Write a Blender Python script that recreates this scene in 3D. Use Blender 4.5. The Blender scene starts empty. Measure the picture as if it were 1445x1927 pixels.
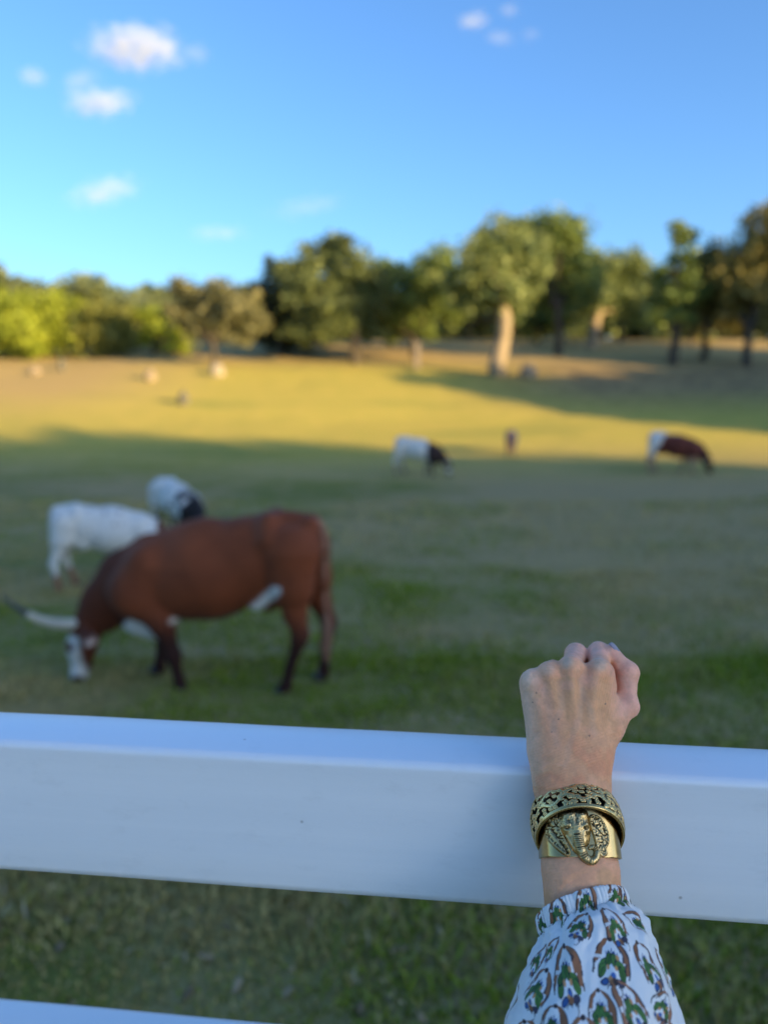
import bpy, math, random
import numpy as np
from mathutils import Vector, Matrix
random.seed(7)
rng = np.random.default_rng(7)
S = bpy.context.scene
COL = S.collection
R_ = math.radians

# ------------------------------------------------------------------ camera
PITCH = R_(10.0); CAMZ = 1.6; F = 1400.0; CX = 722.5; CY = 963.5
cam_d = bpy.data.cameras.new("camera"); cam = bpy.data.objects.new("camera", cam_d); COL.objects.link(cam)
cam.location = (0, 0, CAMZ); cam.rotation_euler = (math.pi/2 - PITCH, 0, 0)
cam_d.sensor_fit = 'HORIZONTAL'; cam_d.sensor_width = 36; cam_d.lens = 36*F/1445
cam_d.clip_start = 0.05; cam_d.clip_end = 6000
cam_d.dof.use_dof = True; cam_d.dof.focus_distance = 0.648; cam_d.dof.aperture_fstop = 3.4
S.camera = cam
# ------------------------------------------------------------------ sky, sun, exposure
SUN_EL = R_(11.5); SUN_H = (0.80, -0.60)          # horizontal direction TO the sun
w = bpy.data.worlds.new("World"); S.world = w; w.use_nodes = True
nt = w.node_tree; nt.nodes.clear()
sky = nt.nodes.new('ShaderNodeTexSky'); sky.sky_type = 'NISHITA'; sky.sun_disc = False
sky.sun_elevation = SUN_EL; sky.sun_rotation = math.atan2(SUN_H[0], SUN_H[1])
sky.air_density = 1.0; sky.dust_density = 2.0; sky.ozone_density = 5.2; sky.altitude = 200
bg = nt.nodes.new('ShaderNodeBackground'); bg.inputs['Strength'].default_value = 0.15
ow = nt.nodes.new('ShaderNodeOutputWorld')
nt.links.new(sky.outputs[0], bg.inputs[0]); nt.links.new(bg.outputs[0], ow.inputs[0])
sl = bpy.data.lights.new("sun", 'SUN'); sl.energy = 4.9; sl.angle = R_(0.6); sl.color = (1.0, 0.72, 0.31)
sun = bpy.data.objects.new("sun", sl); COL.objects.link(sun)
sd = Vector((SUN_H[0]*math.cos(SUN_EL), SUN_H[1]*math.cos(SUN_EL), math.sin(SUN_EL)))
sun.rotation_euler = sd.to_track_quat('Z', 'Y').to_euler(); sun.location = (30, -20, 25)
S.view_settings.view_transform = 'Standard'; S.view_settings.look = 'None'
S.view_settings.gamma = 1; S.view_settings.use_curve_mapping = False
S.view_settings.exposure = 1.33
S.render.engine = 'CYCLES'
S.cycles.use_denoising = True
S.cycles.max_bounces = 6; S.cycles.volume_bounces = 1
S.cycles.sample_clamp_indirect = 4

# ------------------------------------------------------------------ helpers
def tag(o, label=None, cat=None, group=None, kind=None):
    if label: o['label'] = label
    if cat: o['category'] = cat
    if group: o['group'] = group
    if kind: o['kind'] = kind
    return o
def empty(name, loc=(0, 0, 0), rot=(0, 0, 0), **k):
    o = bpy.data.objects.new(name, None); COL.objects.link(o); o.location = loc; o.rotation_euler = rot
    o.empty_display_size = 0.05
    return tag(o, **k)
def mesh_from(name, V, Fa, smooth=True, col=None):
    V = np.asarray(V, np.float32); Fa = np.asarray(Fa, np.int32)
    me = bpy.data.meshes.new(name); n = Fa.shape[1]
    me.vertices.add(len(V)); me.vertices.foreach_set('co', V.ravel())
    me.loops.add(Fa.size); me.loops.foreach_set('vertex_index', Fa.ravel())
    me.polygons.add(len(Fa)); me.polygons.foreach_set('loop_start', np.arange(0, Fa.size, n, dtype=np.int32))
    me.polygons.foreach_set('loop_total', np.full(len(Fa), n, np.int32))
    me.polygons.foreach_set('use_smooth', np.full(len(Fa), bool(smooth)))
    me.update(calc_edges=True)
    if col is not None: set_col(me, col)
    return me
def set_col(me, col, name='Col'):
    c = np.ones((len(me.vertices), 4), np.float32); c[:, :3] = col
    a = me.color_attributes.new(name, 'FLOAT_COLOR', 'POINT'); a.data.foreach_set('color', c.ravel())
def obj(name, me, m=None, parent=None, **k):
    o = bpy.data.objects.new(name, me); COL.objects.link(o)
    if m is not None and len(me.materials) == 0: me.materials.append(m)
    if parent is not None: o.parent = parent
    return tag(o, **k)
class N:
    """small node-tree writer"""
    def __init__(s, name):
        s.m = bpy.data.materials.new(name); s.m.use_nodes = True; s.t = s.m.node_tree
        s.b = s.t.nodes['Principled BSDF']
    def n(s, ty, **k):
        x = s.t.nodes.new(ty)
        for a, v in k.items(): setattr(x, a, v)
        return x
    def l(s, a, b): s.t.links.new(a, b)
    def coord(s, which='Object'): return s.n('ShaderNodeTexCoord').outputs[which]
    def noise(s, scale, detail=4, rough=.6, co=None, dist=0.0):
        x = s.n('ShaderNodeTexNoise'); x.inputs['Scale'].default_value = scale; x.inputs['Detail'].default_value = detail
        x.inputs['Roughness'].default_value = rough; x.inputs['Distortion'].default_value = dist
        if co is not None: s.l(co, x.inputs['Vector'])
        return x.outputs['Fac']
    def scale(s, co, v):
        x = s.n('ShaderNodeVectorMath', operation='MULTIPLY'); s.l(co, x.inputs[0]); x.inputs[1].default_value = v
        return x.outputs[0]
    def ramp(s, fac, stops):
        x = s.n('ShaderNodeValToRGB'); e = x.color_ramp.elements
        while len(e) < len(stops): e.new(.5)
        for q, (p, c) in zip(e, stops):
            q.position = p; q.color = (c, c, c, 1) if isinstance(c, (int, float)) else (*c, 1)
        s.l(fac, x.inputs[0]); return x.outputs[0]
    def mix(s, fac, a, b, mode='MIX'):
        x = s.n('ShaderNodeMix', data_type='RGBA', blend_type=mode)
        for sock, v in ((x.inputs['Factor'], fac), (x.inputs['A'], a), (x.inputs['B'], b)):
            if hasattr(v, 'links'): s.l(v, sock)
            elif isinstance(v, (int, float)): sock.default_value = v if sock.type == 'VALUE' else (v, v, v, 1)
            else: sock.default_value = (*v, 1)
        return x.outputs['Result']
    def attr(s, name='Col'):
        return s.n('ShaderNodeAttribute', attribute_name=name).outputs['Color']
    def bump(s, h, strength=.3, dist=.01, nrm=None):
        x = s.n('ShaderNodeBump'); x.inputs['Strength'].default_value = strength; x.inputs['Distance'].default_value = dist
        s.l(h, x.inputs['Height'])
        if nrm is not None: s.l(nrm, x.inputs['Normal'])
        return x.outputs[0]
    def set(s, **k):
        for a, v in k.items():
            sock = s.b.inputs[a.replace('_', ' ')]
            if hasattr(v, 'links'): s.l(v, sock)
            elif isinstance(v, tuple) and sock.type == 'RGBA': sock.default_value = (*v, 1)
            else: sock.default_value = v
        return s.m
def flat(name, c, rough=.8, var=.25, sc=8, **k):
    q = N(name); f = q.noise(sc, 5, .65, q.coord())
    c2 = tuple(x*(1-var) for x in c); c3 = tuple(min(1, x*(1+var)) for x in c)
    q.set(Base_Color=q.ramp(f, [(.3, c2), (.7, c3)]), Roughness=rough, **k)
    return q.m

# --- implicit surfaces: a field on a grid, then surface nets
def surface_nets(Fd, org, h):
    ins = Fd < 0
    nx, ny, nz = Fd.shape
    cnt = np.zeros((nx-1, ny-1, nz-1), np.int8)
    for dx in (0, 1):
        for dy in (0, 1):
            for dz in (0, 1):
                cnt += ins[dx:nx-1+dx, dy:ny-1+dy, dz:nz-1+dz]
    act = (cnt > 0) & (cnt < 8)
    I = np.argwhere(act); idx = np.full(act.shape, -1, np.int32); idx[act] = np.arange(len(I))
    acc = np.zeros((len(I), 3)); num = np.zeros(len(I))
    cs = [(a, b, c) for a in (0, 1) for b in (0, 1) for c in (0, 1)]
    for p in cs:
        for ax in range(3):
            if p[ax]: continue
            q = list(p); q[ax] = 1
            fa = Fd[I[:, 0]+p[0], I[:, 1]+p[1], I[:, 2]+p[2]]; fb = Fd[I[:, 0]+q[0], I[:, 1]+q[1], I[:, 2]+q[2]]
            s = (fa < 0) != (fb < 0); t = np.where(s, fa/np.where(s, fa-fb, 1), 0)
            pos = np.array(p, float)[None].repeat(len(I), 0); pos[:, ax] += t
            acc[s] += pos[s]; num[s] += 1
    V = (I + acc/num[:, None])*h + np.array(org)
    quads = []
    for ax in range(3):
        a = [slice(None)]*3; b = [slice(None)]*3; a[ax] = slice(0, -1); b[ax] = slice(1, None)
        A = ins[tuple(a)]; B = ins[tuple(b)]
        E = np.argwhere(A != B); u, v = (ax+1) % 3, (ax+2) % 3
        E = E[(E[:, u] > 0) & (E[:, v] > 0) & (E[:, u] < Fd.shape[u]-1) & (E[:, v] < Fd.shape[v]-1)]
        fl = A[E[:, 0], E[:, 1], E[:, 2]]
        def at(du, dv):
            K = E.copy(); K[:, u] -= du; K[:, v] -= dv
            return idx[K[:, 0], K[:, 1], K[:, 2]]
        Q = np.stack([at(1, 1), at(0, 1), at(0, 0), at(1, 0)], 1)
        Q[~fl] = Q[~fl][:, ::-1]; quads.append(Q)
    return V, np.concatenate(quads)
class Field:
    def __init__(s, lo, hi, h):
        s.h = h; s.lo = np.array(lo, float); n = np.ceil((np.array(hi)-s.lo)/h).astype(int)+1; s.n = n
        s.ax = [(s.lo[i] + np.arange(n[i])*h).astype(np.float32) for i in range(3)]
        s.F = np.full(n, 1e3, np.float32)
    def new(s): return np.full(s.n, 1e3, np.float32)
    def cone(s, a, b, ra, rb, k=0, sc=(1, 1, 1), G=None):
        """tapered capsule a->b, smooth-joined with k; sc squashes space about the segment's own axis plane"""
        G = s.F if G is None else G
        a = np.array(a, float); b = np.array(b, float); sc = np.array(sc, float)
        m = max(ra, rb)*max(1, sc.max()) + k + 3*s.h
        lo = np.minimum(a, b)-m; hi = np.maximum(a, b)+m
        sl = []
        for i in range(3):
            i0 = max(0, int((lo[i]-s.lo[i])/s.h)); i1 = min(s.n[i], int((hi[i]-s.lo[i])/s.h)+2)
            if i1 <= i0: return
            sl.append(slice(i0, i1))
        X, Y, Z = np.meshgrid(*(s.ax[i][sl[i]] for i in range(3)), indexing='ij', sparse=True)
        ba = (b-a)/sc; L2 = max(1e-9, ba@ba)
        px, py, pz = (X-a[0])/sc[0], (Y-a[1])/sc[1], (Z-a[2])/sc[2]
        t = np.clip((px*ba[0]+py*ba[1]+pz*ba[2])/L2, 0, 1)
        d = np.sqrt((px-t*ba[0])**2+(py-t*ba[1])**2+(pz-t*ba[2])**2) - (ra+(rb-ra)*t)
        g = G[tuple(sl)]
        if k > 0:
            hh = np.maximum(k-np.abs(g-d), 0)/k; G[tuple(sl)] = np.minimum(g, d)-hh*hh*k*.25
        else: G[tuple(sl)] = np.minimum(g, d)
    def join(s, G, k):
        hh = np.maximum(k-np.abs(s.F-G), 0)/k; s.F = np.minimum(s.F, G)-hh*hh*k*.25
    def mesh(s): return surface_nets(s.F, s.lo, s.h)
_P = rng.random((64, 64, 64)).astype(np.float32)
def vnoise(P, sc, seed=0):
    """value noise at points P (n,3), range 0..1"""
    q = P*sc + seed*17.31 + 1000; i = np.floor(q).astype(int); f = q-i; f = f*f*(3-2*f); i &= 63; j = (i+1) & 63
    o = 0
    for a in (0, 1):
        for b in (0, 1):
            for c in (0, 1):
                wv = (f[:, 0] if a else 1-f[:, 0])*(f[:, 1] if b else 1-f[:, 1])*(f[:, 2] if c else 1-f[:, 2])
                o = o + wv*_P[(j if a else i)[:, 0], (j if b else i)[:, 1], (j if c else i)[:, 2]]
    return o
def fbm(P, sc, seed=0, o=3):
    r = 0; a = .5; tot = 0
    for k in range(o): r = r+a*vnoise(P, sc*2**k, seed+k); tot += a; a *= .5
    return r/tot
def sstep(x, a, b):
    t = np.clip((x-a)/(b-a), 0, 1); return t*t*(3-2*t)
def tube(path, rad, seg=8, close=True):
    path = np.array(path, float); n = len(path); rad = np.broadcast_to(rad, (n,))
    T = np.gradient(path, axis=0); T /= np.linalg.norm(T, axis=1)[:, None]+1e-12
    up = np.array([0, 0, 1.]) if abs(T[0, 2]) < .9 else np.array([1., 0, 0])
    V = []
    for i in range(n):
        a = np.cross(T[i], up); a /= np.linalg.norm(a)+1e-12; b = np.cross(T[i], a); up = -b if i < 0 else up
        th = np.arange(seg)*2*math.pi/seg
        V.append(path[i]+rad[i]*(np.cos(th)[:, None]*a+np.sin(th)[:, None]*b))
    V = np.concatenate(V); Q = []
    for i in range(n-1):
        for k in range(seg):
            Q.append((i*seg+k, (i+1)*seg+k, (i+1)*seg+(k+1) % seg, i*seg+(k+1) % seg))
    if close:
        V = np.concatenate([V, path[:1], path[-1:]]); c0 = n*seg; c1 = c0+1
        for k in range(0, seg, 2):
            Q.append((c0, k, (k+1) % seg, (k+2) % seg)); e = (n-1)*seg
            Q.append((c1, e+(k+2) % seg, e+(k+1) % seg, e+k))
    return V, np.array(Q)
def merge(parts):
    V = []; Q = []; o = 0
    for v, q in parts: V.append(v); Q.append(np.array(q)+o); o += len(v)
    return np.concatenate(V), np.concatenate(Q)
def box(lo, hi):
    x0, y0, z0 = lo; x1, y1, z1 = hi
    V = [(x0, y0, z0), (x1, y0, z0), (x1, y1, z0), (x0, y1, z0), (x0, y0, z1), (x1, y0, z1), (x1, y1, z1), (x0, y1, z1)]
    return np.array(V, float), np.array([(0, 3, 2, 1), (4, 5, 6, 7), (0, 1, 5, 4), (1, 2, 6, 5), (2, 3, 7, 6), (3, 0, 4, 7)])
def bevel(o, wd, seg=3):
    m = o.modifiers.new('bevel', 'BEVEL'); m.width = wd; m.segments = seg; m.limit_method = 'ANGLE'; m.harden_normals = False

SP, CP = math.sin(PITCH), math.cos(PITCH)
def at_px(px, py, depth):
    """world point seen at photograph pixel px,py at an axial depth (metres)"""
    x = (px-CX)/F*depth; y = (CY-py)/F*depth
    return np.array([x, y*SP+depth*CP, CAMZ + y*CP - depth*SP])

# ------------------------------------------------------------------ the ground
KN = np.array([(-200, 3.), (-60, .4), (-8, 0), (0, 0), (1.7, -.1), (3.5, -.38), (5.3, -.66), (9.3, -.95), (15, -1.08), (22.6, -1.1),
               (27.5, -1.03), (35, -.2), (42, 1.05), (50, 2.45), (60, 3.75), (80, 5.8), (120, 8.2), (200, 10), (600, 14), (1500, 14)])
def gz(x, y):
    x = np.asarray(x, float); y = np.asarray(y, float)
    r = y + .25*0*x
    z = np.interp(r-1, KN[:, 0], KN[:, 1])*.25+np.interp(r, KN[:, 0], KN[:, 1])*.5+np.interp(r+1, KN[:, 0], KN[:, 1])*.25
    P = np.stack([x.ravel(), y.ravel(), 0*x.ravel()], 1)
    n = (fbm(P, .07, 3)-.5)*.5+(vnoise(P, .9, 5)-.5)*.05
    k = sstep(y, 1.0, 14).ravel()*.9+.1
    return z + (n*k).reshape(z.shape)
def grid_ground():
    def ax(fine, far, n1, n2): return np.concatenate([np.linspace(fine[0], fine[1], n1), far])
    ys = np.unique(np.concatenate([np.linspace(-200, -12, 24), np.linspace(-10, 12, 90), np.linspace(12, 60, 110), np.linspace(61, 130, 50), np.linspace(135, 400, 30), np.linspace(420, 1500, 14)]))
    xs = np.unique(np.concatenate([np.linspace(-1200, -120, 16), np.linspace(-115, -32, 36), np.linspace(-30, 30, 150), np.linspace(32, 115, 36), np.linspace(120, 1200, 16)]))
    X, Y = np.meshgrid(xs, ys, indexing='ij'); Z = gz(X, Y)
    V = np.stack([X, Y, Z], -1).reshape(-1, 3); nx, ny = X.shape
    i = np.arange(nx-1)[:, None]*ny+np.arange(ny-1)[None]; Q = np.stack([i, i+ny, i+ny+1, i+1], -1).reshape(-1, 4)
    return V, Q
q = N('pasture_ground')
co = q.coord('Object')
big = q.noise(.16, 5, .6, q.scale(co, (1, 1.8, 1)))
mid = q.noise(1.1, 6, .65, q.scale(co, (1, 1.3, 1)), .6)
fin = q.noise(14, 6, .7, co)
green = q.mix(q.ramp(fin, [(.3, 0.), (.7, 1.)]), (.14, .145, .028), (.25, .235, .055))
dry = q.mix(q.ramp(fin, [(.3, 0.), (.7, 1.)]), (.30, .215, .10), (.46, .34, .155))
straw = q.mix(q.ramp(mid, [(.35, 0.), (.65, 1.)]), (.45, .375, .07), (.54, .41, .085))
sep = q.n('ShaderNodeSeparateXYZ'); q.l(co, sep.inputs[0])
dx = q.n('ShaderNodeMapRange'); dx.inputs['From Min'].default_value = -1.5; dx.inputs['From Max'].default_value = 3.5; dx.inputs['To Max'].default_value = .10; q.l(sep.outputs['X'], dx.inputs['Value'])
dsum = q.n('ShaderNodeMath', operation='ADD'); q.l(q.mix(.5, big, mid), dsum.inputs[0]); q.l(dx.outputs[0], dsum.inputs[1])
near = q.mix(q.ramp(dsum.outputs[0], [(.42, 0.), (.56, 1.)]), green, dry)
dm = q.n('ShaderNodeMapRange'); dm.inputs['From Min'].default_value = 19; dm.inputs['From Max'].default_value = 31; q.l(sep.outputs['Y'], dm.inputs['Value'])
f1 = q.mix(dm.outputs[0], near, straw)  # duller ground before the straw; mid-field shade partly put into the colour
gp = q.ramp(q.noise(.10, 4, .55, q.scale(co, (.7, 2.4, 1))), [(.57, 0.), (.74, .8)])
f2 = q.mix(gp, f1, q.mix(dm.outputs[0], green, (.17, .225, .05)))
tl = q.n('ShaderNodeMapRange'); tl.inputs['From Min'].default_value = -9; tl.inputs['From Max'].default_value = -18; q.l(sep.outputs['X'], tl.inputs['Value'])
tly = q.n('ShaderNodeMapRange'); tly.inputs['From Min'].default_value = 34; tly.inputs['From Max'].default_value = 42; q.l(sep.outputs['Y'], tly.inputs['Value'])
tm = q.n('ShaderNodeMath', operation='MULTIPLY'); q.l(tl.outputs[0], tm.inputs[0]); q.l(tly.outputs[0], tm.inputs[1])
f3 = q.mix(tm.outputs[0], f2, (.50, .34, .12))
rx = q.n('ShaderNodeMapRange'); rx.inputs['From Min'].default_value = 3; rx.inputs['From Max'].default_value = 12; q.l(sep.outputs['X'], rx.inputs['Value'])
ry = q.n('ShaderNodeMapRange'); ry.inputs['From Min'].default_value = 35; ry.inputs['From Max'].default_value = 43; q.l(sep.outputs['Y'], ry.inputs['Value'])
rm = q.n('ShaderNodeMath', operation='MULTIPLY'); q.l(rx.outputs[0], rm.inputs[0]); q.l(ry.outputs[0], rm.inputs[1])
f3 = q.mix(rm.outputs[0], f3, q.mix(q.ramp(mid, [(.42, 0.), (.6, 1.)]), (.19, .135, .065), (.40, .28, .12)))  # darker brown over the right slope, its shade deepened in the colour
bt = q.n('ShaderNodeMapRange'); bt.inputs['From Min'].default_value = 49; bt.inputs['From Max'].default_value = 56; q.l(sep.outputs['Y'], bt.inputs['Value'])
f4 = q.mix(bt.outputs[0], f3, (.44, .31, .12))
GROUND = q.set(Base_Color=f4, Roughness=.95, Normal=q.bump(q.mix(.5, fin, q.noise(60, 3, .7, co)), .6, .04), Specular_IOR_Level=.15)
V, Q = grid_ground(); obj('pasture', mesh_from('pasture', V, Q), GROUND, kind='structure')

# grass blades close to the fence
def grass():
    P = []
    for y0, y1, dn in ((.85, 3, 6500), (3, 6, 3000), (6, 10, 900), (10, 17, 160)):
        hw = 1.5*y1+3; n = int(dn*(y1-y0)*hw*2*.85); x = (rng.random(n)*2-1)*hw; y = y0+(y1-y0)*rng.random(n)
        ex = np.abs(x)-(.6*y+.5); k = rng.random(n) < np.where(ex < 0, 1, np.clip(.55-.45*ex/(.9*y+2.5), 0, 1)); P.append(np.stack([x[k], y[k]], 1))
    P = np.concatenate(P); n = len(P); G = np.stack([P[:, 0], P[:, 1], gz(P[:, 0], P[:, 1])-.004], 1)
    a = rng.random(n)*2*math.pi; d = np.sqrt(P[:, 1]**2+P[:, 0]**2)
    q3 = np.stack([P[:, 0], P[:, 1], 0*a], 1); dens = fbm(q3, 1.3, 9)
    hgt = (.012+.030*rng.random(n))*(.5+1.0*sstep(dens, .3, .7))*(1+.03*d); wd = (.0018+.0016*rng.random(n))*(1+.25*d)
    s = np.stack([np.cos(a), np.sin(a), 0*a], 1)*wd[:, None]; ln = rng.normal(0, .55, (n, 2))
    tip = G+np.stack([ln[:, 0]*hgt, ln[:, 1]*hgt, hgt], 1); md = G+np.stack([ln[:, 0]*hgt*.3, ln[:, 1]*hgt*.3, hgt*.6], 1)
    V = np.stack([G-s, G+s, md+s*.8, tip, md-s*.8], 1).reshape(-1, 3)
    b = np.arange(n)*5
    T = np.concatenate([np.stack([b, b+1, b+2], 1), np.stack([b, b+2, b+4], 1), np.stack([b+4, b+2, b+3], 1)])
    bigv = fbm(q3, .55, 4); dr = sstep(bigv + .25*(rng.random(n)-.5)+.12*sstep(P[:, 0], -1.5, 3.5)*(P[:, 1] > 3), .42, .60)[:, None]
    c = (1-dr)*np.array([.20, .26, .02])+dr*np.array([.46, .36, .14]); c = c*(.6+.8*rng.random((n, 1)))
    c = np.where(rng.random((n, 1)) < .02, np.array([.6, .5, .33]), c)
    return mesh_from('grass', V, T, False, np.repeat(c, 5, 0)), P
gm = N('grass_blade'); gm.set(Base_Color=gm.attr(), Roughness=.9, Specular_IOR_Level=.08)
me, _ = grass(); obj('grass', me, gm.m, kind='stuff', label='short patchy pasture grass growing beyond the white fence')
# leaf litter: dry oak leaves lying in the grass
def litter():
    n = 800; y = .95+7*rng.random(n)**1.3; x = (rng.random(n)*2-1)*(1.2*y+.8); z = gz(x, y)+.014
    s = .012+.02*rng.random(n); a = rng.random(n)*6.28
    V = []; T = []
    for i in range(n):
        u = np.array([math.cos(a[i]), math.sin(a[i]), rng.normal(0, .25)])*s[i]; v = np.array([-math.sin(a[i]), math.cos(a[i]), rng.normal(0, .25)])*s[i]*.55
        c = np.array([x[i], y[i], z[i]])
        V += [c-u, c-u*.3+v, c+u*.5+v*.8, c+u, c+u*.4-v, c-u*.4-v*.9, c+np.array([0, 0, .006])]
        b = 7*i; T += [(b+k, b+(k+1) % 6, b+6) for k in range(6)]
    c = np.array([.30, .21, .12])*(.5+.9*rng.random((n, 1)))
    return mesh_from('leaf_litter', V, T, False, np.repeat(c, 7, 0))
obj('leaf_litter', litter(), gm.m, kind='stuff', label='dry tan leaves scattered through the grass behind the fence')
# ------------------------------------------------------------------ the white fence
q = N('white_fence_paint'); co = q.coord('Object')
st = q.noise(1.0, 5, .6, q.scale(co, (.8, 6, 30)))
spk = q.n('ShaderNodeTexVoronoi'); spk.inputs['Scale'].default_value = 17; q.l(co, spk.inputs['Vector'])
sp2 = q.n('ShaderNodeTexVoronoi'); sp2.inputs['Scale'].default_value = 17; q.l(co, sp2.inputs['Vector'])
ncol = q.noise(9, 2, .5, co)
near_pt = q.ramp(spk.outputs['Distance'], [(.02, 1.), (.045, 0.)])
gate = q.ramp(ncol, [(.50, 0.), (.54, 1.)])
chip = q.n('ShaderNodeMath', operation='MULTIPLY'); q.l(near_pt, chip.inputs[0]); q.l(gate, chip.inputs[1])
base = q.ramp(st, [(.3, (.77, .80, .83)), (.7, (.83, .85, .87))])
smud = q.ramp(q.noise(22, 6, .7, q.scale(co, (1, 1, 2.2))), [(.55, 0.), (.75, 1.)])
base = q.mix(q.mix(smud, 0., .16), base, (.45, .47, .48))
base = q.mix(chip.outputs[0], base, (.20, .19, .17))
scr = q.n('ShaderNodeTexWave', wave_type='BANDS', bands_direction='Z'); scr.inputs['Scale'].default_value = 2.1; scr.inputs['Distortion'].default_value = .4; q.l(co, scr.inputs['Vector'])
hb = q.mix(.5, q.noise(240, 4, .6, q.scale(co, (.25, 1, 1))), q.noise(30, 4, .6, co))
PAINT = q.set(Base_Color=base, Roughness=.36, Coat_Weight=.5, Coat_Roughness=.3, Normal=q.bump(hb, .22, .0012))
YAW = -math.atan(.106)
fence = empty('fence', (0, .636, 0), (0, 0, YAW), label='white painted board fence with thick horizontal rails crossing the foreground', cat='fence')
def rail_mesh(x0, x1, z0, z1, t):
    """a long board with slightly uneven faces and two shallow grooves"""
    xs = np.linspace(x0, x1, 220); prof = []
    # closed profile (y,z) clockwise; front face at y=0
    r = .0075
    zs = [z0+r, z0+(z1-z0)*.30, z0+(z1-z0)*.34, z0+(z1-z0)*.62, z0+(z1-z0)*.66, z1-r-.003, z1-r]
    ys = [.0002, .0002, .0005, .0005, .0009, .0012, .0012]
    prof = list(zip(ys, zs))
    for k in range(1, 6):
        a = k/6*math.pi/2; prof.append((.0012+r-r*math.cos(a), z1-r+r*math.sin(a)))
    prof.append((.0012+r, z1)); prof += [(t*.5, z1+.0004), (t-r, z1), (t-.002, z1-.002), (t, z1-r), (t, z0+r), (t-.002, z0+.002), (t-r, z0), (r, z0), (.0012, z0+.0012)]
    prof = np.array(prof); m = len(prof)
    V = np.stack([np.repeat(xs, m), np.tile(prof[:, 0], len(xs)), np.tile(prof[:, 1], len(xs))], 1)
    nz = fbm(V*np.array([1, 1, 3.]), 6, 2)-.5; V[:, 1] += nz*.0011; V[:, 2] += (fbm(V*np.array([1, .2, .2]), 9, 6)-.5)*.0011
    i = np.arange(len(xs)-1)[:, None]*m; k = np.arange(m)[None]; k2 = (k+1) % m
    Q = np.stack([i+k, i+m+k, i+m+k2, i+k2], -1).reshape(-1, 4)
    return V, Q
RT = 1.253; RB = RT-.1405; TH = .069
for k, zt in enumerate((RT, RT-.356, RT-.712)):
    V, Q = rail_mesh(-2.6, 2.6, zt-.1405, zt, TH)
    obj('rail', mesh_from('rail', V, Q), PAINT, fence)
for x in (-1.45, 1.25):
    V, Q = box((x-.05, TH+.001, -.35), (x+.05, TH+.101, RT+.06)); o = obj('post', mesh_from('post', V, Q, False), PAINT, fence); bevel(o, .004)
    V, Q = box((x-.058, TH-.007+.0, RT+.0605), (x+.058, TH+.109, RT+.078)); c_ = obj('post_cap', mesh_from('post_cap', V, Q, False), PAINT, o); bevel(c_, .005)

# ------------------------------------------------------------------ trees
q = N('foliage'); at = q.attr()
q.set(Base_Color=at, Roughness=.6, Specular_IOR_Level=.3)
tr = q.n('ShaderNodeBsdfTranslucent'); q.l(q.mix(.35, at, (.10, .16, .02)), tr.inputs['Color'])
ms = q.n('ShaderNodeMixShader'); ms.inputs[0].default_value = .28
q.l(q.b.outputs[0], ms.inputs[1]); q.l(tr.outputs[0], ms.inputs[2]); q.l(ms.outputs[0], q.t.nodes['Material Output'].inputs[0])
LEAF = q.m
q = N('bark'); co = q.coord('Object'); f = q.noise(3, 6, .7, q.scale(co, (2, 2, .5)))
BARK = q.set(Base_Color=q.ramp(f, [(.3, (.04, .032, .024)), (.7, (.10, .08, .056))]), Roughness=.95, Normal=q.bump(f, .8, .08))
q = N('pale_bark'); co = q.coord('Object'); f = q.noise(3, 6, .7, q.scale(co, (2, 2, .5)))
BARK2 = q.set(Base_Color=q.ramp(f, [(.3, (.24, .18, .11)), (.7, (.40, .31, .20))]), Roughness=.95, Normal=q.bump(f, .8, .08))
def crown_mesh(blobs, size, dens, c1, c2, rg):
    """blobs: (x,y,z,r) local metres; each blob carries smaller clumps, each clump a shell of leaf cards"""
    V = []; C = []
    for bx, by, bz, br in blobs:
        m = max(5, int(9*(br/1.6)**1.2)); dirs = rg.normal(size=(m, 3)); dirs /= np.linalg.norm(dirs, axis=1)[:, None]
        cl = np.array([bx, by, bz])+dirs*br*(.45+.4*rg.random((m, 1)))*np.array([1, 1, .85]); cr = br*(.30+.28*rg.random(m))
        cl = np.concatenate([cl, [[bx, by, bz]]]); cr = np.append(cr, br*.62)
        tone = rg.random(m+1)
        for c, r, t in zip(cl, cr, tone):
            n = int(dens*r*r/(size*size)*2.4)+6; d = rg.normal(size=(n, 3)); d /= np.linalg.norm(d, axis=1)[:, None]
            p = c+d*r*(rg.random((n, 1))**.33)*np.array([1, 1, .8])*(1+.24*rg.normal(size=(n, 1)))
            nn = d*.7+rg.normal(size=(n, 3))*.6; nn /= np.linalg.norm(nn, axis=1)[:, None]
            a = np.cross(nn, rg.normal(size=(n, 3))); a /= np.linalg.norm(a, axis=1)[:, None]+1e-9; b = np.cross(nn, a)
            s = size*(.5+.9*rg.random((n, 1)))
            V.append(np.stack([p-a*s, p+b*s*.55, p+a*s, p-b*s*.55], 1).reshape(-1, 3))
            k = np.clip(.25+.5*t+.3*rg.normal(size=(n, 1)), 0, 1); cc = (np.array(c1)*(1-k)+np.array(c2)*k)*(.8+.4*rg.random((n, 1)))
            C.append(np.repeat(cc, 4, 0))
    V = np.concatenate(V); Q = np.arange(len(V)).reshape(-1, 4)
    return mesh_from('crown', V, Q, False, np.concatenate(C))
def limb(a, b, r0, r1, rg, n=7, wob=.05):
    t = np.linspace(0, 1, n)[:, None]; a = np.array(a, float); b = np.array(b, float); L = np.linalg.norm(b-a)
    p = a*(1-t)+b*t; p[1:-1] += rg.normal(size=(n-2, 3))*L*wob
    r = r0+(r1-r0)*t[:, 0]; r[0] *= 1.25
    return tube(p, r, 9)
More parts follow.
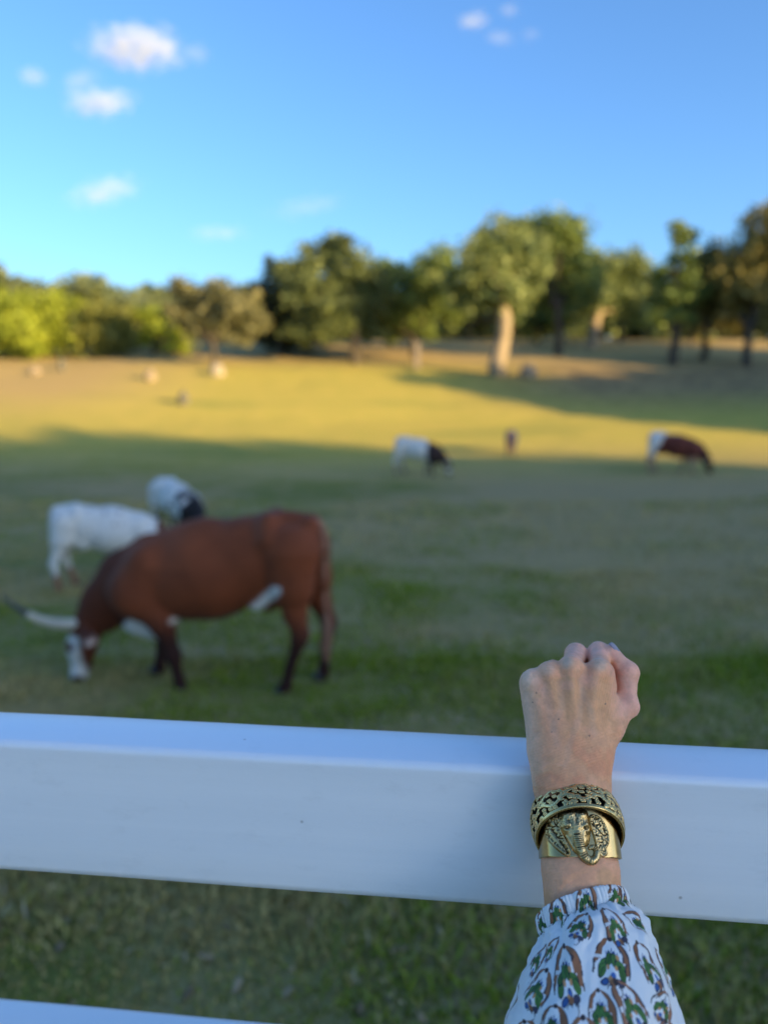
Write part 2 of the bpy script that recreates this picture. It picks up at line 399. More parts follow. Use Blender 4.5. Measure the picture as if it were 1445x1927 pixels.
def tree(name, base, blobs, trunk, label, cols, size=.22, dens=1.0, group='trees at the far edge of the pasture', bark=None, seed=0, split=None):
    """blobs and trunk in pixels of the picture at the tree's own distance, turned into metres round its base"""
    rg = np.random.default_rng(100+seed); bpx, bpy_, d = base
    B = at_px(bpx, bpy_, d); gz0 = float(gz(B[0], B[1])); B0 = np.array([B[0], B[1], gz0-.05]); sc = d/F
    t = empty(name, B0, label=label, cat='tree' if 'bush' not in name else 'bush', group=group)
    def loc(px, py): P = at_px(px, py, d); return P-B0
    bl = []
    for b in blobs:
        p = loc(b[0], b[1]); r = b[2]*sc
        bl.append((p[0], p[1]+rg.normal()*r*.5, p[2], r*1.34))
    obj('crown', crown_mesh(bl, size, dens, cols[0], cols[1], rg), LEAF, t)
    if trunk:
        (tx, ty, tw) = trunk; top = loc(tx, ty); top[1] = 0; w0 = tw*sc
        parts = [limb((0, 0, -.3), top, w0*.5, w0*.32, rg, 8, .02)]
        bs = sorted(bl, key=lambda b: -b[3])[:6] if len(bl) > 6 else bl
        for b in bs: parts.append(limb(top*.90, (b[0], b[1], b[2]), w0*.27, w0*.06, rg, 7, .07))
        V, Q = merge(parts); obj('trunk', mesh_from('trunk', V, Q), bark or BARK, t)
    return t
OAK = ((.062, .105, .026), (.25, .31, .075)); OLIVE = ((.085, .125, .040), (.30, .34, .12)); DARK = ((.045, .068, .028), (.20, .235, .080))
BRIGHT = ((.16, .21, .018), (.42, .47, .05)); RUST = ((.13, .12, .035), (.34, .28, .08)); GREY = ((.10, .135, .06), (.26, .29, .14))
TR = [
 ('oak_tree', (940, 692, 47), [(905, 500, 46), (935, 470, 50), (965, 500, 55), (930, 530, 48), (880, 520, 42), (968, 438, 36), (1000, 475, 46), (870, 560, 32), (985, 545, 36), (912, 447, 24), (925, 560, 26), (850, 530, 32), (920, 556, 36), (972, 556, 36), (946, 545, 40), (890, 575, 26)], (948, 556, 34), 'large spreading live oak with a thick pale sunlit trunk at the edge of the slope', OLIVE, BARK2),
 ('oak_tree', (1052, 668, 58), [(1010, 450, 42), (1050, 455, 44), (1075, 465, 40), (1035, 500, 50), (1080, 520, 46), (985, 430, 30), (1040, 550, 42), (1100, 500, 34)], (1045, 570, 16), 'tall yellow green tree rising just behind the thick pale trunk', OAK, None),
 ('oak_tree', (1112, 640, 66), [(1140, 510, 44), (1180, 520, 46), (1160, 555, 44), (1120, 560, 40), (1172, 490, 28), (1200, 560, 40), (1095, 570, 30), (1215, 525, 34)], (1122, 585, 26), 'broad olive tree with a short leaning pale trunk in a sunny gap', OLIVE, BARK2),
 ('slender_tree', (1266, 672, 52), [(1285, 432, 24), (1268, 428, 16), (1303, 440, 14), (1275, 480, 26), (1262, 515, 32), (1290, 530, 34), (1258, 560, 34), (1282, 575, 34), (1250, 590, 22)], (1268, 590, 20), 'slender tree with a small flat topped tuft standing above its neighbours', OAK, None),
 ('oak_tree', (1325, 668, 54), [(1318, 500, 36), (1345, 490, 40), (1335, 540, 46), (1312, 560, 36), (1360, 550, 40), (1372, 500, 30)], (1325, 600, 15), 'rusty olive tree with a thin dark trunk right of the slender tree', RUST, None),
 ('oak_tree', (1402, 684, 50), [(1400, 510, 46), (1430, 475, 46), (1440, 530, 52), (1395, 560, 42), (1432, 420, 34), (1445, 390, 26), (1450, 580, 44), (1470, 470, 60), (1500, 540, 70)], (1405, 610, 18), 'tall autumn tinged tree at the right edge with wispy top branches', RUST, None),
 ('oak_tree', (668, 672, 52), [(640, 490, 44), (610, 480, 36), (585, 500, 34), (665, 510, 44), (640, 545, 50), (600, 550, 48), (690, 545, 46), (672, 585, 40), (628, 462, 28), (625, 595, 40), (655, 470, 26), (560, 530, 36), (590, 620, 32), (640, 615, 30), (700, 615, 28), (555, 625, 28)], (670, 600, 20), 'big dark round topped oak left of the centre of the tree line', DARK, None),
 ('oak_tree', (530, 664, 58), [(510, 520, 26), (530, 560, 42), (500, 560, 32), (555, 600, 46), (515, 605, 38), (550, 510, 30), (585, 610, 40), (505, 500, 18), (510, 630, 26), (545, 635, 26)], (540, 620, 18), 'deeply shaded dark tree filling the gap beside the big round oak', ((.018, .028, .014), (.06, .07, .03)), None),  # leaf colour itself darkened to carry the deep shade
 ('oak_tree', (778, 672, 56), [(720, 500, 30), (735, 530, 38), (770, 525, 38), (810, 520, 38), (840, 500, 34), (790, 560, 44), (745, 575, 40), (830, 560, 40), (770, 600, 34), (810, 595, 30), (722, 600, 28), (745, 620, 26), (800, 618, 24), (848, 600, 26)], (778, 625, 13), 'middling oak with low yellow green skirts between the two big oaks', OAK, None),
 ('oak_tree', (405, 706, 49), [(345, 560, 34), (380, 560, 36), (420, 570, 40), (460, 590, 38), (365, 600, 34), (440, 620, 30), (350, 535, 22), (330, 590, 28), (478, 605, 24), (400, 600, 36), (465, 575, 26)], (403, 640, 13), 'small rounded pale olive tree standing alone in front of the left thicket', ((.10, .105, .045), (.27, .25, .115)), None),
 ('leafy_bush', (30, 680, 55), [(0, 600, 50), (50, 605, 46), (20, 640, 44), (-30, 620, 50), (60, 645, 34)], (30, 650, 9), 'bright yellow green bush at the far left edge of the pasture', BRIGHT, None),
 ('leafy_bush', (120, 676, 56), [(90, 595, 40), (125, 580, 36), (110, 630, 46), (145, 620, 34)], (120, 640, 9), 'bright yellow green bush second from the left edge with a peaked top', BRIGHT, None),
 ('leafy_bush', (195, 674, 56), [(180, 590, 34), (215, 600, 38), (190, 640, 40), (225, 640, 34), (165, 630, 24)], (195, 640, 9), 'olive green bush in the left thicket with bare twigs to its right', ((.10, .12, .03), (.27, .27, .06)), None),
 ('leafy_bush', (290, 672, 57), [(285, 610, 34), (310, 635, 32), (270, 640, 26), (340, 640, 26), (250, 600, 20)], (290, 640, 8), 'low yellow bush directly left of the small rounded olive tree', BRIGHT, None),
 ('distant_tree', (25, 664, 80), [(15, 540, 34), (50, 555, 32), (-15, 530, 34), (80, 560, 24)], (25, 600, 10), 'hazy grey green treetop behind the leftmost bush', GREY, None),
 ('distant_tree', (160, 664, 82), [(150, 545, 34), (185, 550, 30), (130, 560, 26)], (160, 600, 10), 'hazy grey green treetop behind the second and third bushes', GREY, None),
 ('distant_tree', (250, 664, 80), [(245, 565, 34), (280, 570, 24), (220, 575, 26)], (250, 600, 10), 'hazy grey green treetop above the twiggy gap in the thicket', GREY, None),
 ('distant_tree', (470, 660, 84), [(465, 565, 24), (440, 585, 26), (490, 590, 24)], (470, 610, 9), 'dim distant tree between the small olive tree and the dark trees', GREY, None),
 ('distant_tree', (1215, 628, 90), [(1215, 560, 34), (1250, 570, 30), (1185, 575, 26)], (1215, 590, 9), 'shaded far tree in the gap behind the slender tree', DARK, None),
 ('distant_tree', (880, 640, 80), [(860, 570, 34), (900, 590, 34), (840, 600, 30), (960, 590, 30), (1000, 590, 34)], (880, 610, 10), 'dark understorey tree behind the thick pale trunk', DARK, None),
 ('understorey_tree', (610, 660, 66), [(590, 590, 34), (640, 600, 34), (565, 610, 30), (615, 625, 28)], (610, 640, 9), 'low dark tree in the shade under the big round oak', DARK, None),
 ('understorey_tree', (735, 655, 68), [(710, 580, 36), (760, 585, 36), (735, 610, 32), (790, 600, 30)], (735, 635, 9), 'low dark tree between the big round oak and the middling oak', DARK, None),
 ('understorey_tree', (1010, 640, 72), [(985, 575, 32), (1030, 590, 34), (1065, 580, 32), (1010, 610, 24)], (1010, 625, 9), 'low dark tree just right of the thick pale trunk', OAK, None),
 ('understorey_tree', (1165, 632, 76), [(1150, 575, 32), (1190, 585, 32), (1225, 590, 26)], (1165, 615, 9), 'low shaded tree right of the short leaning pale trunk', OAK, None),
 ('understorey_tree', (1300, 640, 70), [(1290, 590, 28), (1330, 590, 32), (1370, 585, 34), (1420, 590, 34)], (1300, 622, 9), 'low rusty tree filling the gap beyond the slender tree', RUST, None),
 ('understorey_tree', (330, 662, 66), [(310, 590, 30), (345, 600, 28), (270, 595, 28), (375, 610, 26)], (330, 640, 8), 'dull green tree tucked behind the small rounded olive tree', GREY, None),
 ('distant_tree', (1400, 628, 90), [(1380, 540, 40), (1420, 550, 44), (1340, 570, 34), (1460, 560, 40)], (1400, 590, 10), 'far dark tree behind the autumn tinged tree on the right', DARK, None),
]
for i, (nm, base, bl, tk, lb, cols, bk) in enumerate(TR):
    tree(nm, base, bl, tk, lb, cols, size=.20 if base[2] < 70 else .3, dens=1.25, seed=i, bark=bk, group='trees and bushes along the far edge of the pasture')
# belt of woods behind them, closing the view
def wood_belt():
    rg = np.random.default_rng(5); bl = []
    for x in np.arange(-95, 95, 3.6):
        y = 92+7*rg.random(); z = float(gz(x, y)); bl += [(x, y, z+1.2+rg.random(), 3.2+rg.random()), (x+2, y+3, z+3.6+rg.random()*1.4, 2.8+rg.random())]
    return crown_mesh(bl, .7, .8, *DARK, rg)
obj('woodland', wood_belt(), LEAF, kind='stuff', label='dark belt of woodland on the rise behind the tree line')

# tall trees behind and right of the photographer: they throw the big evening shadow
def screen_tree(x, y, H, sd, lb):
    rg = np.random.default_rng(300+sd); z = float(gz(x, y))-.1
    t = empty('shade_tree', (x, y, z), label=lb, cat='tree', group='tall trees on the right outside the view')
    R = min(H*.28, 5.2); bl = [(rg.normal()*.6, rg.normal()*.6, H-R*.95, R*.9)]
    for k in range(11):
        a = k*2.4; hh = .12+.62*((k*7) % 11)/11
        bl.append((math.cos(a)*R*.62, math.sin(a)*R*.62, H*hh+R*.25, R*.72))
    obj('crown', crown_mesh(bl, .6, 1.7, *OAK, rg), LEAF, t)
    V, Q = limb((0, 0, -.2), (0, 0, H*.7), H*.035, H*.015, rg); obj('trunk', mesh_from('trunk', V, Q), BARK, t)
    return t
def uw(u, wv): return (.6*wv-.8*u, .8*wv+.6*u)   # u: along the light, w: across it
TAN = math.tan(SUN_EL)
NTH = ['first', 'second', 'third', 'fourth', 'fifth', 'sixth', 'seventh', 'eighth', 'ninth', 'tenth', 'eleventh', 'twelfth', 'thirteenth', 'fourteenth', 'fifteenth', 'sixteenth', 'last']
EW = [-9, 13.5, 17, 20, 22.6, 25.0]; EU = [36, 36, 32.5, 22.5, 14.5, 5.0]
for i, wv in enumerate(np.linspace(-8, 24.4, 16)):
    ue = float(np.interp(wv+1.2, EW, EU))
    uc = -62 - (0 if wv < 15 else (wv-15)*1.3) - 3*(i % 2); x, y = uw(uc, wv); tx, ty = uw(ue, wv)
    H = (ue-uc)*TAN + float(gz(tx, ty)) - float(gz(x, y)); H = min(H, 25.5)
    screen_tree(x, y, H, i, 'tall dense evergreen, '+NTH[i]+' from the near end of the row behind the photographer')
for i, (uc, wv, H) in enumerate([(-14, 38.9, 12.2), (-14, 43.2, 10.2), (-20, 47.5, 11.8), (-14, 52, 10.5), (-24, 57, 16.5), (-16, 63, 15), (-12, 70, 15)]):
    x, y = uw(uc, wv); screen_tree(x, y, H, 20+i, ['first', 'second', 'third', 'fourth', 'fifth', 'sixth', 'farthest'][i]+' tree up the slope outside the right edge of the view')

# ------------------------------------------------------------------ rocks and posts on the field
def rock(px, py, d, w, h, m, name, label, cat, seed, dep=.8):
    B = at_px(px, py, d); z0 = float(gz(B[0], B[1])); rg = np.random.default_rng(seed)
    n1, n2 = 22, 12; V = []
    for j in range(n2+1):
        for i in range(n1):
            a = i/n1*2*math.pi; b = j/n2*math.pi; V.append((math.cos(a)*math.sin(b), math.sin(a)*math.sin(b), math.cos(b)))
    V = np.array(V); nn = fbm(V, 1.7, seed)*.5+.75; V = V*nn[:, None]*np.array([w/2, w/2*dep, h*.62])+np.array([0, 0, h*.35])
    i = np.arange(n2)[:, None]*n1; k = np.arange(n1)[None]; Q = np.stack([i+k, i+n1+k, i+n1+(k+1) % n1, i+(k+1) % n1], -1).reshape(-1, 4)
    o = obj(name, mesh_from(name, V, Q), m, label=label, cat=cat); o.location = (B[0], B[1], z0-.03); return o
STONE = flat('limestone', (.27, .21, .14), .9, .25, 3); DKST = flat('weathered_stump', (.13, .12, .09), .9, .3, 4)
rock(995, 684, 46, 1.1, .95, STONE, 'boulder', 'pale tan boulder just right of the thick pale oak trunk', 'boulder', 3)
rock(283, 712, 44, .7, .7, STONE, 'boulder', 'pale round boulder in the dry grass left of the small olive tree', 'boulder', 5)
rock(409, 714, 46, .9, .8, flat('whitish_stone', (.32, .27, .20), .9, .2, 3), 'boulder', 'whitish rock at the foot of the small rounded olive tree', 'boulder', 8)
rock(346, 762, 38, .55, .75, DKST, 'tree_stump', 'small dark stump alone in the sunlit grass left of centre', 'stump', 9)
rock(66, 692, 47, .7, .5, STONE, 'boulder', 'faint pale rock below the bushes near the left edge', 'boulder', 10)
rock(117, 690, 48, .5, .8, DKST, 'tree_stump', 'dark weathered stump in front of the bushes on the left', 'stump', 11)
rock(684, 1252, 5.95, .125, .05, flat('dry_leaf_stone', (.42, .33, .22), .9, .2, 9), 'stone', 'small pale tan stone in the grass right of the brown cow', 'stone', 12)
def post(px, py, d, h, w, label):
    B = at_px(px, py, d); z0 = float(gz(B[0], B[1])); V, Q = box((-w/2, -w/2, -.2), (w/2, w/2, h))
    V[4:, 0] *= .9; V[4:, 1] *= .9
    o = obj('wooden_post', mesh_from('post', V, Q, False), flat('post_wood', (.22, .18, .15), .9, .3, 4), label=label, cat='post'); o.location = (B[0], B[1], z0); bevel(o, .02)
post(119*0+785, 690, 50, 1.7, .35, 'short grey post in the shade left of the thick pale oak trunk')

# ------------------------------------------------------------------ small clouds
def cloud_mat(seed, dens):
    q = N('cloud_vapour'); q.t.nodes.remove(q.b); co = q.coord('Object')
    ln = q.n('ShaderNodeVectorMath', operation='LENGTH'); q.l(co, ln.inputs[0])
    fall = q.n('ShaderNodeMapRange'); fall.inputs['From Min'].default_value = 1.0; fall.inputs['From Max'].default_value = .25; q.l(ln.outputs['Value'], fall.inputs['Value'])
    off = q.n('ShaderNodeVectorMath', operation='ADD'); q.l(co, off.inputs[0]); off.inputs[1].default_value = (seed*3.7, seed*1.3, seed)
    nzv = q.noise(2.6, 7, .68, q.scale(off.outputs[0], (1.5, 1, 1)), .3)
    ma = q.n('ShaderNodeMath', operation='MULTIPLY_ADD'); q.l(nzv, ma.inputs[0]); ma.inputs[1].default_value = 4.2; q.l(fall.outputs[0], ma.inputs[2])
    m1 = q.n('ShaderNodeMapRange'); m1.inputs['From Min'].default_value = 2.45; m1.inputs['From Max'].default_value = 3.7; q.l(ma.outputs[0], m1.inputs['Value'])
    m2 = q.n('ShaderNodeMath', operation='MULTIPLY'); q.l(m1.outputs[0], m2.inputs[0]); m2.inputs[1].default_value = dens*.022
    v = q.n('ShaderNodeVolumePrincipled'); v.inputs['Color'].default_value = (.97, .98, 1, 1); v.inputs['Anisotropy'].default_value = 0; q.l(m2.outputs[0], v.inputs['Density'])
    q.l(v.outputs[0], q.t.nodes['Material Output'].inputs['Volume']); return q.m
def cloud(px, py, wpx, hpx, dens, seed, label, ang=0):
    D = 1400.0; B = at_px(px, py, D); rx = wpx/2*D/F; rz = hpx/2*D/F
    bm = []; n1, n2 = 20, 10
    for j in range(n2+1):
        for i in range(n1): a = i/n1*2*math.pi; b = j/n2*math.pi; bm.append((math.cos(a)*math.sin(b), math.sin(a)*math.sin(b), math.cos(b)))
    i = np.arange(n2)[:, None]*n1; k = np.arange(n1)[None]; Q = np.stack([i+k, i+n1+k, i+n1+(k+1) % n1, i+(k+1) % n1], -1).reshape(-1, 4)
    o = obj('cloud', mesh_from('cloud', np.array(bm)*1.0, Q), cloud_mat(seed, dens), label=label, cat='cloud', group='small white clouds')
    o.location = B; o.scale = (rx, rz*1.3, rz); o.rotation_euler = (0, R_(ang), 0)
    o['kind'] = 'structure' if False else o.get('kind', '')
    if 'kind' in o: del o['kind']
CL = [(255, 88, 230, 95, 1.9, 1, 'largest puffy white cloud high on the left', 0), (190, 192, 170, 62, 1.9, 2, 'second white cloud directly below the largest one', -4),
      (62, 143, 75, 40, 1.2, 3, 'tiny cloud scrap near the left edge beside the largest cloud', 0), (150, 150, 110, 45, .7, 4, 'thin wisp between the two largest clouds', -20), (372, 100, 60, 45, .55, 14, 'faint wisp off the right end of the largest cloud', 0),
      (195, 360, 180, 62, 1.1, 5, 'wispy cloud at mid height on the left', -14), (410, 438, 150, 36, .8, 6, 'thin flat cloud low above the dark trees', -2),
      (890, 38, 80, 38, 1.6, 7, 'small bright cloud at the top right of centre', -8), (957, 18, 50, 30, .9, 8, 'tiny cloud at the top edge beside the bright one', 0),
      (940, 70, 75, 34, .8, 9, 'faint cloud just below the small bright cloud', 8), (998, 64, 50, 30, .5, 10, 'faintest scrap at the right of the top group', 0), (575, 388, 200, 50, .35, 11, 'very faint streak over the dark round oak', -8)]
for c in CL: cloud(*c)
# ------------------------------------------------------------------ longhorn cattle
HIDE = N('cow_hide'); _c = HIDE.coord('Object'); _f = HIDE.noise(30, 4, .6, HIDE.scale(_c, (1, 1, .4)))
HIDE.set(Base_Color=HIDE.mix(HIDE.ramp(_f, [(.3, .0), (.7, .35)]), HIDE.attr(), HIDE.mix(1., HIDE.attr(), .75, 'MULTIPLY')), Roughness=.75, Specular_IOR_Level=.2,
         Sheen_Weight=.03, Normal=HIDE.bump(_f, .25, .006))
HORN = flat('horn_keratin', (.52, .45, .34), .4, .15, 9); HORNT = flat('horn_tip', (.06, .055, .05), .4, .2, 9)
HOOF = flat('hoof_horn', (.035, .03, .028), .5, .3, 12); EYE = flat('cow_eye', (.01, .008, .007), .1, .1, 9)
CP_ = lambda px, py, y=0.0: ((410-px)*.00405, y, (1290-py)*.00412)
def cow_shape(h=.016, head_y=.0, far=False, walk=0.0):
    """grazing cow, head towards +X; measured on the nearest animal"""
    fd = Field((-1.15, -.62, -.03), (1.45, .62, 1.50), h); k = .09
    sy = (1, .86, 1)
    C = lambda a, b, ra, rb, kk=k, sc=sy: fd.cone(a, b, ra*.0041, rb*.0041, kk, sc)
    C(CP_(285, 1104), CP_(400, 1078), 66, 84); C(CP_(400, 1074), CP_(490, 1050), 85, 70); C(CP_(490, 1055), CP_(548, 1030), 76, 58)
    C(CP_(430, 1086), CP_(365, 1096), 64, 62, k, (1, 1.08, 1))
    C(CP_(520, 990), CP_(585, 992), 22, 20, .07, (1, 1, 1)); C(CP_(300, 1050), CP_(400, 1020), 34, 32, .1)
    for s in (-1, 1):
        C(CP_(522, 985, s*.13), CP_(528, 1010, s*.20), 18, 21, .06, (1, 1, 1))       # hook bones
        C(CP_(592, 990, s*.08), CP_(585, 1030, s*.14), 14, 30, .06, (1, 1, 1))        # pin bones
        C(CP_(305, 1066, s*.14), CP_(280, 1114, s*.17), 40, 40, .08, (1, .8, 1))     # shoulder blade
        C(CP_(272, 1110, s*.17), CP_(318, 1148, s*.17), 38, 26, .06, (1, .8, 1))
    C(CP_(280, 1102), CP_(240, 1112), 58, 48, .09, (1, .72, 1)); C(CP_(290, 1046), CP_(240, 1080), 28, 26, .08, (1, .6, 1))   # withers
    C(CP_(275, 1140), CP_(262, 1172), 38, 24, .07, (1, .7, 1)); C(CP_(262, 1176), CP_(288, 1186), 25, 23, .05, (1, .7, 1))                            # brisket
    H = head_y
    C(CP_(245, 1098), CP_(198, 1147, H*.5), 52, 38, .08, (1, .62, 1)); C(CP_(198, 1145, H*.5), CP_(165, 1188, H), 42, 29, .06, (1, .68, 1))
    C(CP_(240, 1140), CP_(205, 1180, H*.6), 26, 18, .06, (1, .45, 1))                   # dewlap
    # head
    C(CP_(166, 1192, H), CP_(150, 1228, H), 27, 26, .03, (1, 1.0, 1)); C(CP_(150, 1228, H), CP_(144, 1275, H), 25, 15, .03, (1, .92, 1)); C(CP_(144, 1275, H), CP_(142, 1284, H), 16, 15, .02, (1, 1.15, 1))
    C(CP_(172, 1205, H), CP_(160, 1262, H), 17, 8, .03, (1, .75, 1))
    for s in (-1, 1):
        C(CP_(150, 1215, H+s*.065), CP_(150, 1219, H+s*.07), 8, 8, .02, (1, 1, 1))        # brow
        C(CP_(172, 1186, H+s*.08), CP_(196, 1196, H+s*.22), 8, 14, .02, (1, 1, .6)); C(CP_(196, 1196, H+s*.22), CP_(203, 1202, H+s*.29), 13, 4, .02, (1, 1, .5))
    # legs: (near, far)
    def leg(pts, kk=.035):
        for (a, ra), (b, rb) in zip(pts[:-1], pts[1:]): fd.cone(a, b, ra*.0041, rb*.0041, kk, (1, .85, 1))
    n, f = .17, -.17
    leg([(CP_(300, 1120, n), 34), (CP_(326, 1160, n), 24), (CP_(343, 1215, n), 12.5), (CP_(345, 1224, n), 13.5), (CP_(352, 1262, n), 8.5), (CP_(355, 1278, n), 10.5), (CP_(357, 1286, n), 11)])
    leg([(CP_(296, 1130, f), 32), (CP_(292, 1168, f), 20), (CP_(290, 1212, f), 12), (CP_(290, 1222, f), 13), (CP_(284, 1264, f), 8.5), (CP_(282, 1278, f), 10.5), (CP_(280, 1286, f), 11)])
    leg([(CP_(562, 1036, n*.9), 50), (CP_(563, 1090, n), 38), (CP_(568, 1140, n), 20), (CP_(577, 1176, n), 14.5), (CP_(573, 1188, n), 13), (CP_(556, 1240, n), 9), (CP_(548, 1272, n), 10.5), (CP_(542, 1285, n), 11.5)])
    leg([(CP_(566, 1036, f*.9), 50), (CP_(580, 1095, f), 38), (CP_(596, 1140, f), 20), (CP_(612, 1178, f), 14), (CP_(612, 1188, f), 13), (CP_(604, 1245, f), 9), (CP_(602, 1272, f), 10.5), (CP_(599, 1285, f), 11.5)])
    C(CP_(510, 1128), CP_(535, 1108), 22, 26, .05, (1, .7, 1))                            # udder / flank fold
    C(CP_(500, 1120, .17), CP_(545, 1080, .17), 16, 24, .06, (1, .5, 1)); C(CP_(500, 1120, -.17), CP_(545, 1080, -.17), 16, 24, .06, (1, .5, 1))
    return fd.mesh()
COWV, COWQ = cow_shape()
def cow(name, loc, yaw, scale, colour, label, horn_l=1.0, horn_r=1.0, tail=(.55, .25, .12), detail=True, horns=True, lk=None):
    t = empty(name, loc, (0, 0, yaw), label=label, cat='cow' if 'calf' not in name else 'calf', group='longhorn cattle grazing in the pasture'); t.scale = (scale,)*3
    V = COWV; c = colour(V); me = mesh_from('body', V, COWQ, True, c); obj('body', me, HIDE.m, t)
    # tail
    p = [CP_(597, 978), CP_(610, 995), CP_(614, 1040), CP_(612, 1100), CP_(614, 1150)]; q2 = [CP_(614, 1150), CP_(616, 1180), CP_(612, 1215), CP_(614, 1240)]
    def cat(P, n=18): P = np.array(P); s = np.linspace(0, 1, len(P)); u = np.linspace(0, 1, n); return np.stack([np.interp(u, s, P[:, k]) for k in range(3)], 1)
    tp = cat(p); V1, Q1 = tube(tp, np.linspace(.028, .014, 18)); tc = np.array(tail)[None]*np.ones((len(V1), 1))
    to = obj('tail', mesh_from('tail', V1, Q1, True, tc), HIDE.m, t)
    tp = cat(q2); V2, Q2 = tube(tp, .012+.034*np.sin(np.linspace(.25, 3.0, 18)), 10); V2 += (fbm(V2, 40, 3)[:, None]-.5)*.02
    obj('tail_switch', mesh_from('tail_switch', V2, Q2, True, np.array(tail)[None]*.7*np.ones((len(V2), 1))), HIDE.m, to)
    if horns:
        for s, L in ((-1, horn_l), (1, horn_r)):
            if L <= 0: continue
            u = np.linspace(0, 1, 26); b = np.array(CP_(170, 1176)); P = b + np.stack([.02+.10*u*0+.10*np.sin(u*2.2)*0+.02*u, s*(.06+.80*L*u**.95), L*(-.02-.05*np.sin(u*2.6)+.30*u**2.2)], 1)
            if lk: P = lk(P, s, u)
            r = .043*(1-u)**.7+.006; kx = 17
            Va, Qa = tube(P[:kx+1], r[:kx+1], 12); ho = obj('horn', mesh_from('horn', Va, Qa), HORN, t)
            Vb, Qb = tube(P[kx:], r[kx:]*1.002, 12); obj('horn_tip', mesh_from('horn_tip', Vb, Qb), HORNT, ho)
    if detail:
        for a, y in (((150, 1217), .083), ((150, 1217), -.083)):
            cc = np.array(CP_(a[0]-1, a[1], y)); bm = tube([cc+np.array([0, -.012, 0]), cc, cc+np.array([0, .012, 0])], [.006, .017, .006], 10); obj('eye', mesh_from('eye', *bm), EYE, t)
    for a, y in (((360, 1290), .17), ((277, 1290), -.17), ((540, 1290), .17), ((597, 1290), -.17)):
        x, _, z = CP_(*a, y); P = [(x-.005 if a[0] > 300 else x, y, .05), (x+.008, y, .03), (x+.016, y, .0)]
        obj('hoof', mesh_from('hoof', *tube(P, [.038, .05, .056], 10)), HOOF, t)
    return t
BR = np.array([.20, .050, .018]); BRD = np.array([.038, .013, .009]); WH = np.array([.68, .65, .60])
def mixc(a, b, m): return a*(1-m[:, None])+b*m[:, None]
def px_of(V): return 410-V[:, 0]/.00405, 1290-V[:, 2]/.00412
def col_brown(V):
    X, Y = px_of(V); n = fbm(V, 5, 1); n2 = fbm(V, 2, 8)
    c = mixc(np.tile(BR, (len(V), 1)), BR*1.35, sstep(n2, .45, .7)*(Y < 1060))*(.82+.36*fbm(V, 9, 77))[:, None]; c = mixc(c, BRD, sstep(Y, 1120, 1205)*(X > 230)); c = mixc(c, BRD*.8, sstep(-X+n*30, -265, -215)*.55)
    face = sstep(-(X-(158+(n-.5)*14)), -6, 4)*(Y > 1202)*(1-sstep(np.hypot(X-140, Y-1222), 7, 12)*0-(np.hypot(X-138, Y-1222) < 10)); c = mixc(c, WH, face)
    def blob(x, y, r, s=None): d = np.hypot(X-x, Y-y)-r-(n-.5)*26; return 1-sstep(d, -3, 3)
    c = mixc(c, WH, blob(272, 1196, 30)*(X < 310)); c = mixc(c, WH, blob(352, 1156, 5)*(Y < 1180)*(V[:, 1] > 0)); 
    d = np.abs((Y-1112)+(X-520)*.95)/1.4-9-(n-.5)*12; c = mixc(c, WH, (1-sstep(d, -3, 3))*(X > 470)*(X < 552)*(np.abs(V[:, 1]) < .40)*(Y < 1165)*(Y > 1085))
    c = mixc(c, np.array([.45, .33, .27]), blob(203, 1200, 9)*(V[:, 1] > .15)); c = mixc(c, np.array([.03, .02, .018]), blob(143, 1288, 9))
    return c
def col_white(V, spots=.68, head=np.array([.12, .045, .025]), leg=np.array([.28, .13, .075])):
    X, Y = px_of(V); n = fbm(V, 9, 11); c = mixc(np.tile(WH, (len(V), 1)), head, sstep(n, spots, spots+.06)*.5)
    c = mixc(c, head, sstep(-X+(fbm(V, 3, 2)-.5)*60, -245, -225)); c = mixc(c, leg, sstep(Y+(n-.5)*50, 1205, 1225)); return c
def col_whiteblack(V):
    X, Y = px_of(V); n = fbm(V, 3.2, 21); K = np.array([.02, .018, .02]); c = np.tile(WH, (len(V), 1))
    c = mixc(c, K, sstep(n, .50, .56)*sstep(Y, 985, 1040)*(X < 440)); c = mixc(c, K, sstep(-X+(n-.5)*60, -262, -240)); c = mixc(c, K, sstep(Y, 1165, 1180)); return c
def col_darkhead(V):
    X, Y = px_of(V); n = fbm(V, 3, 31); K = np.array([.035, .020, .018]); c = np.tile(WH*.95, (len(V), 1))
    c = mixc(c, K, sstep(-X+(n-.5)*70, -335, -315)); c = mixc(c, WH*.8, (np.hypot(X-150, Y-1250) < 26)*1.0); c = mixc(c, np.array([.25, .2, .17]), sstep(Y, 1180, 1215)*(X > 320)); return c
def col_brownrump(V):
    X, Y = px_of(V); n = fbm(V, 3, 41); c = np.tile(np.array([.11, .028, .018]), (len(V), 1)); c = mixc(c, WH, sstep(X+(n-.5)*90-(Y-990)*.35, 505, 520)); c = mixc(c, WH*.9, (1-sstep(Y+(n-.5)*14, 978, 990))*(X > 380)*(X < 530))
    c = mixc(c, np.array([.30, .19, .14]), sstep(Y, 1150, 1170)); c = mixc(c, np.array([.04, .015, .012]), sstep(-X, -225, -200)); return c
def col_dark(V):
    n = fbm(V, 4, 51); return mixc(np.tile(np.array([.022, .036, .085]), (len(V), 1)), np.array([.045, .07, .13]), sstep(n, .5, .6))
def ground_pt(px, py, d):
    B = at_px(px, py, d); return (B[0], B[1], float(gz(B[0], B[1])))
def hornbig(P, s, u):
    b = P[0].copy(); b[1] = 0
    if s > 0: return P
    return P
LX = ground_pt(410, 1290, 5.58)
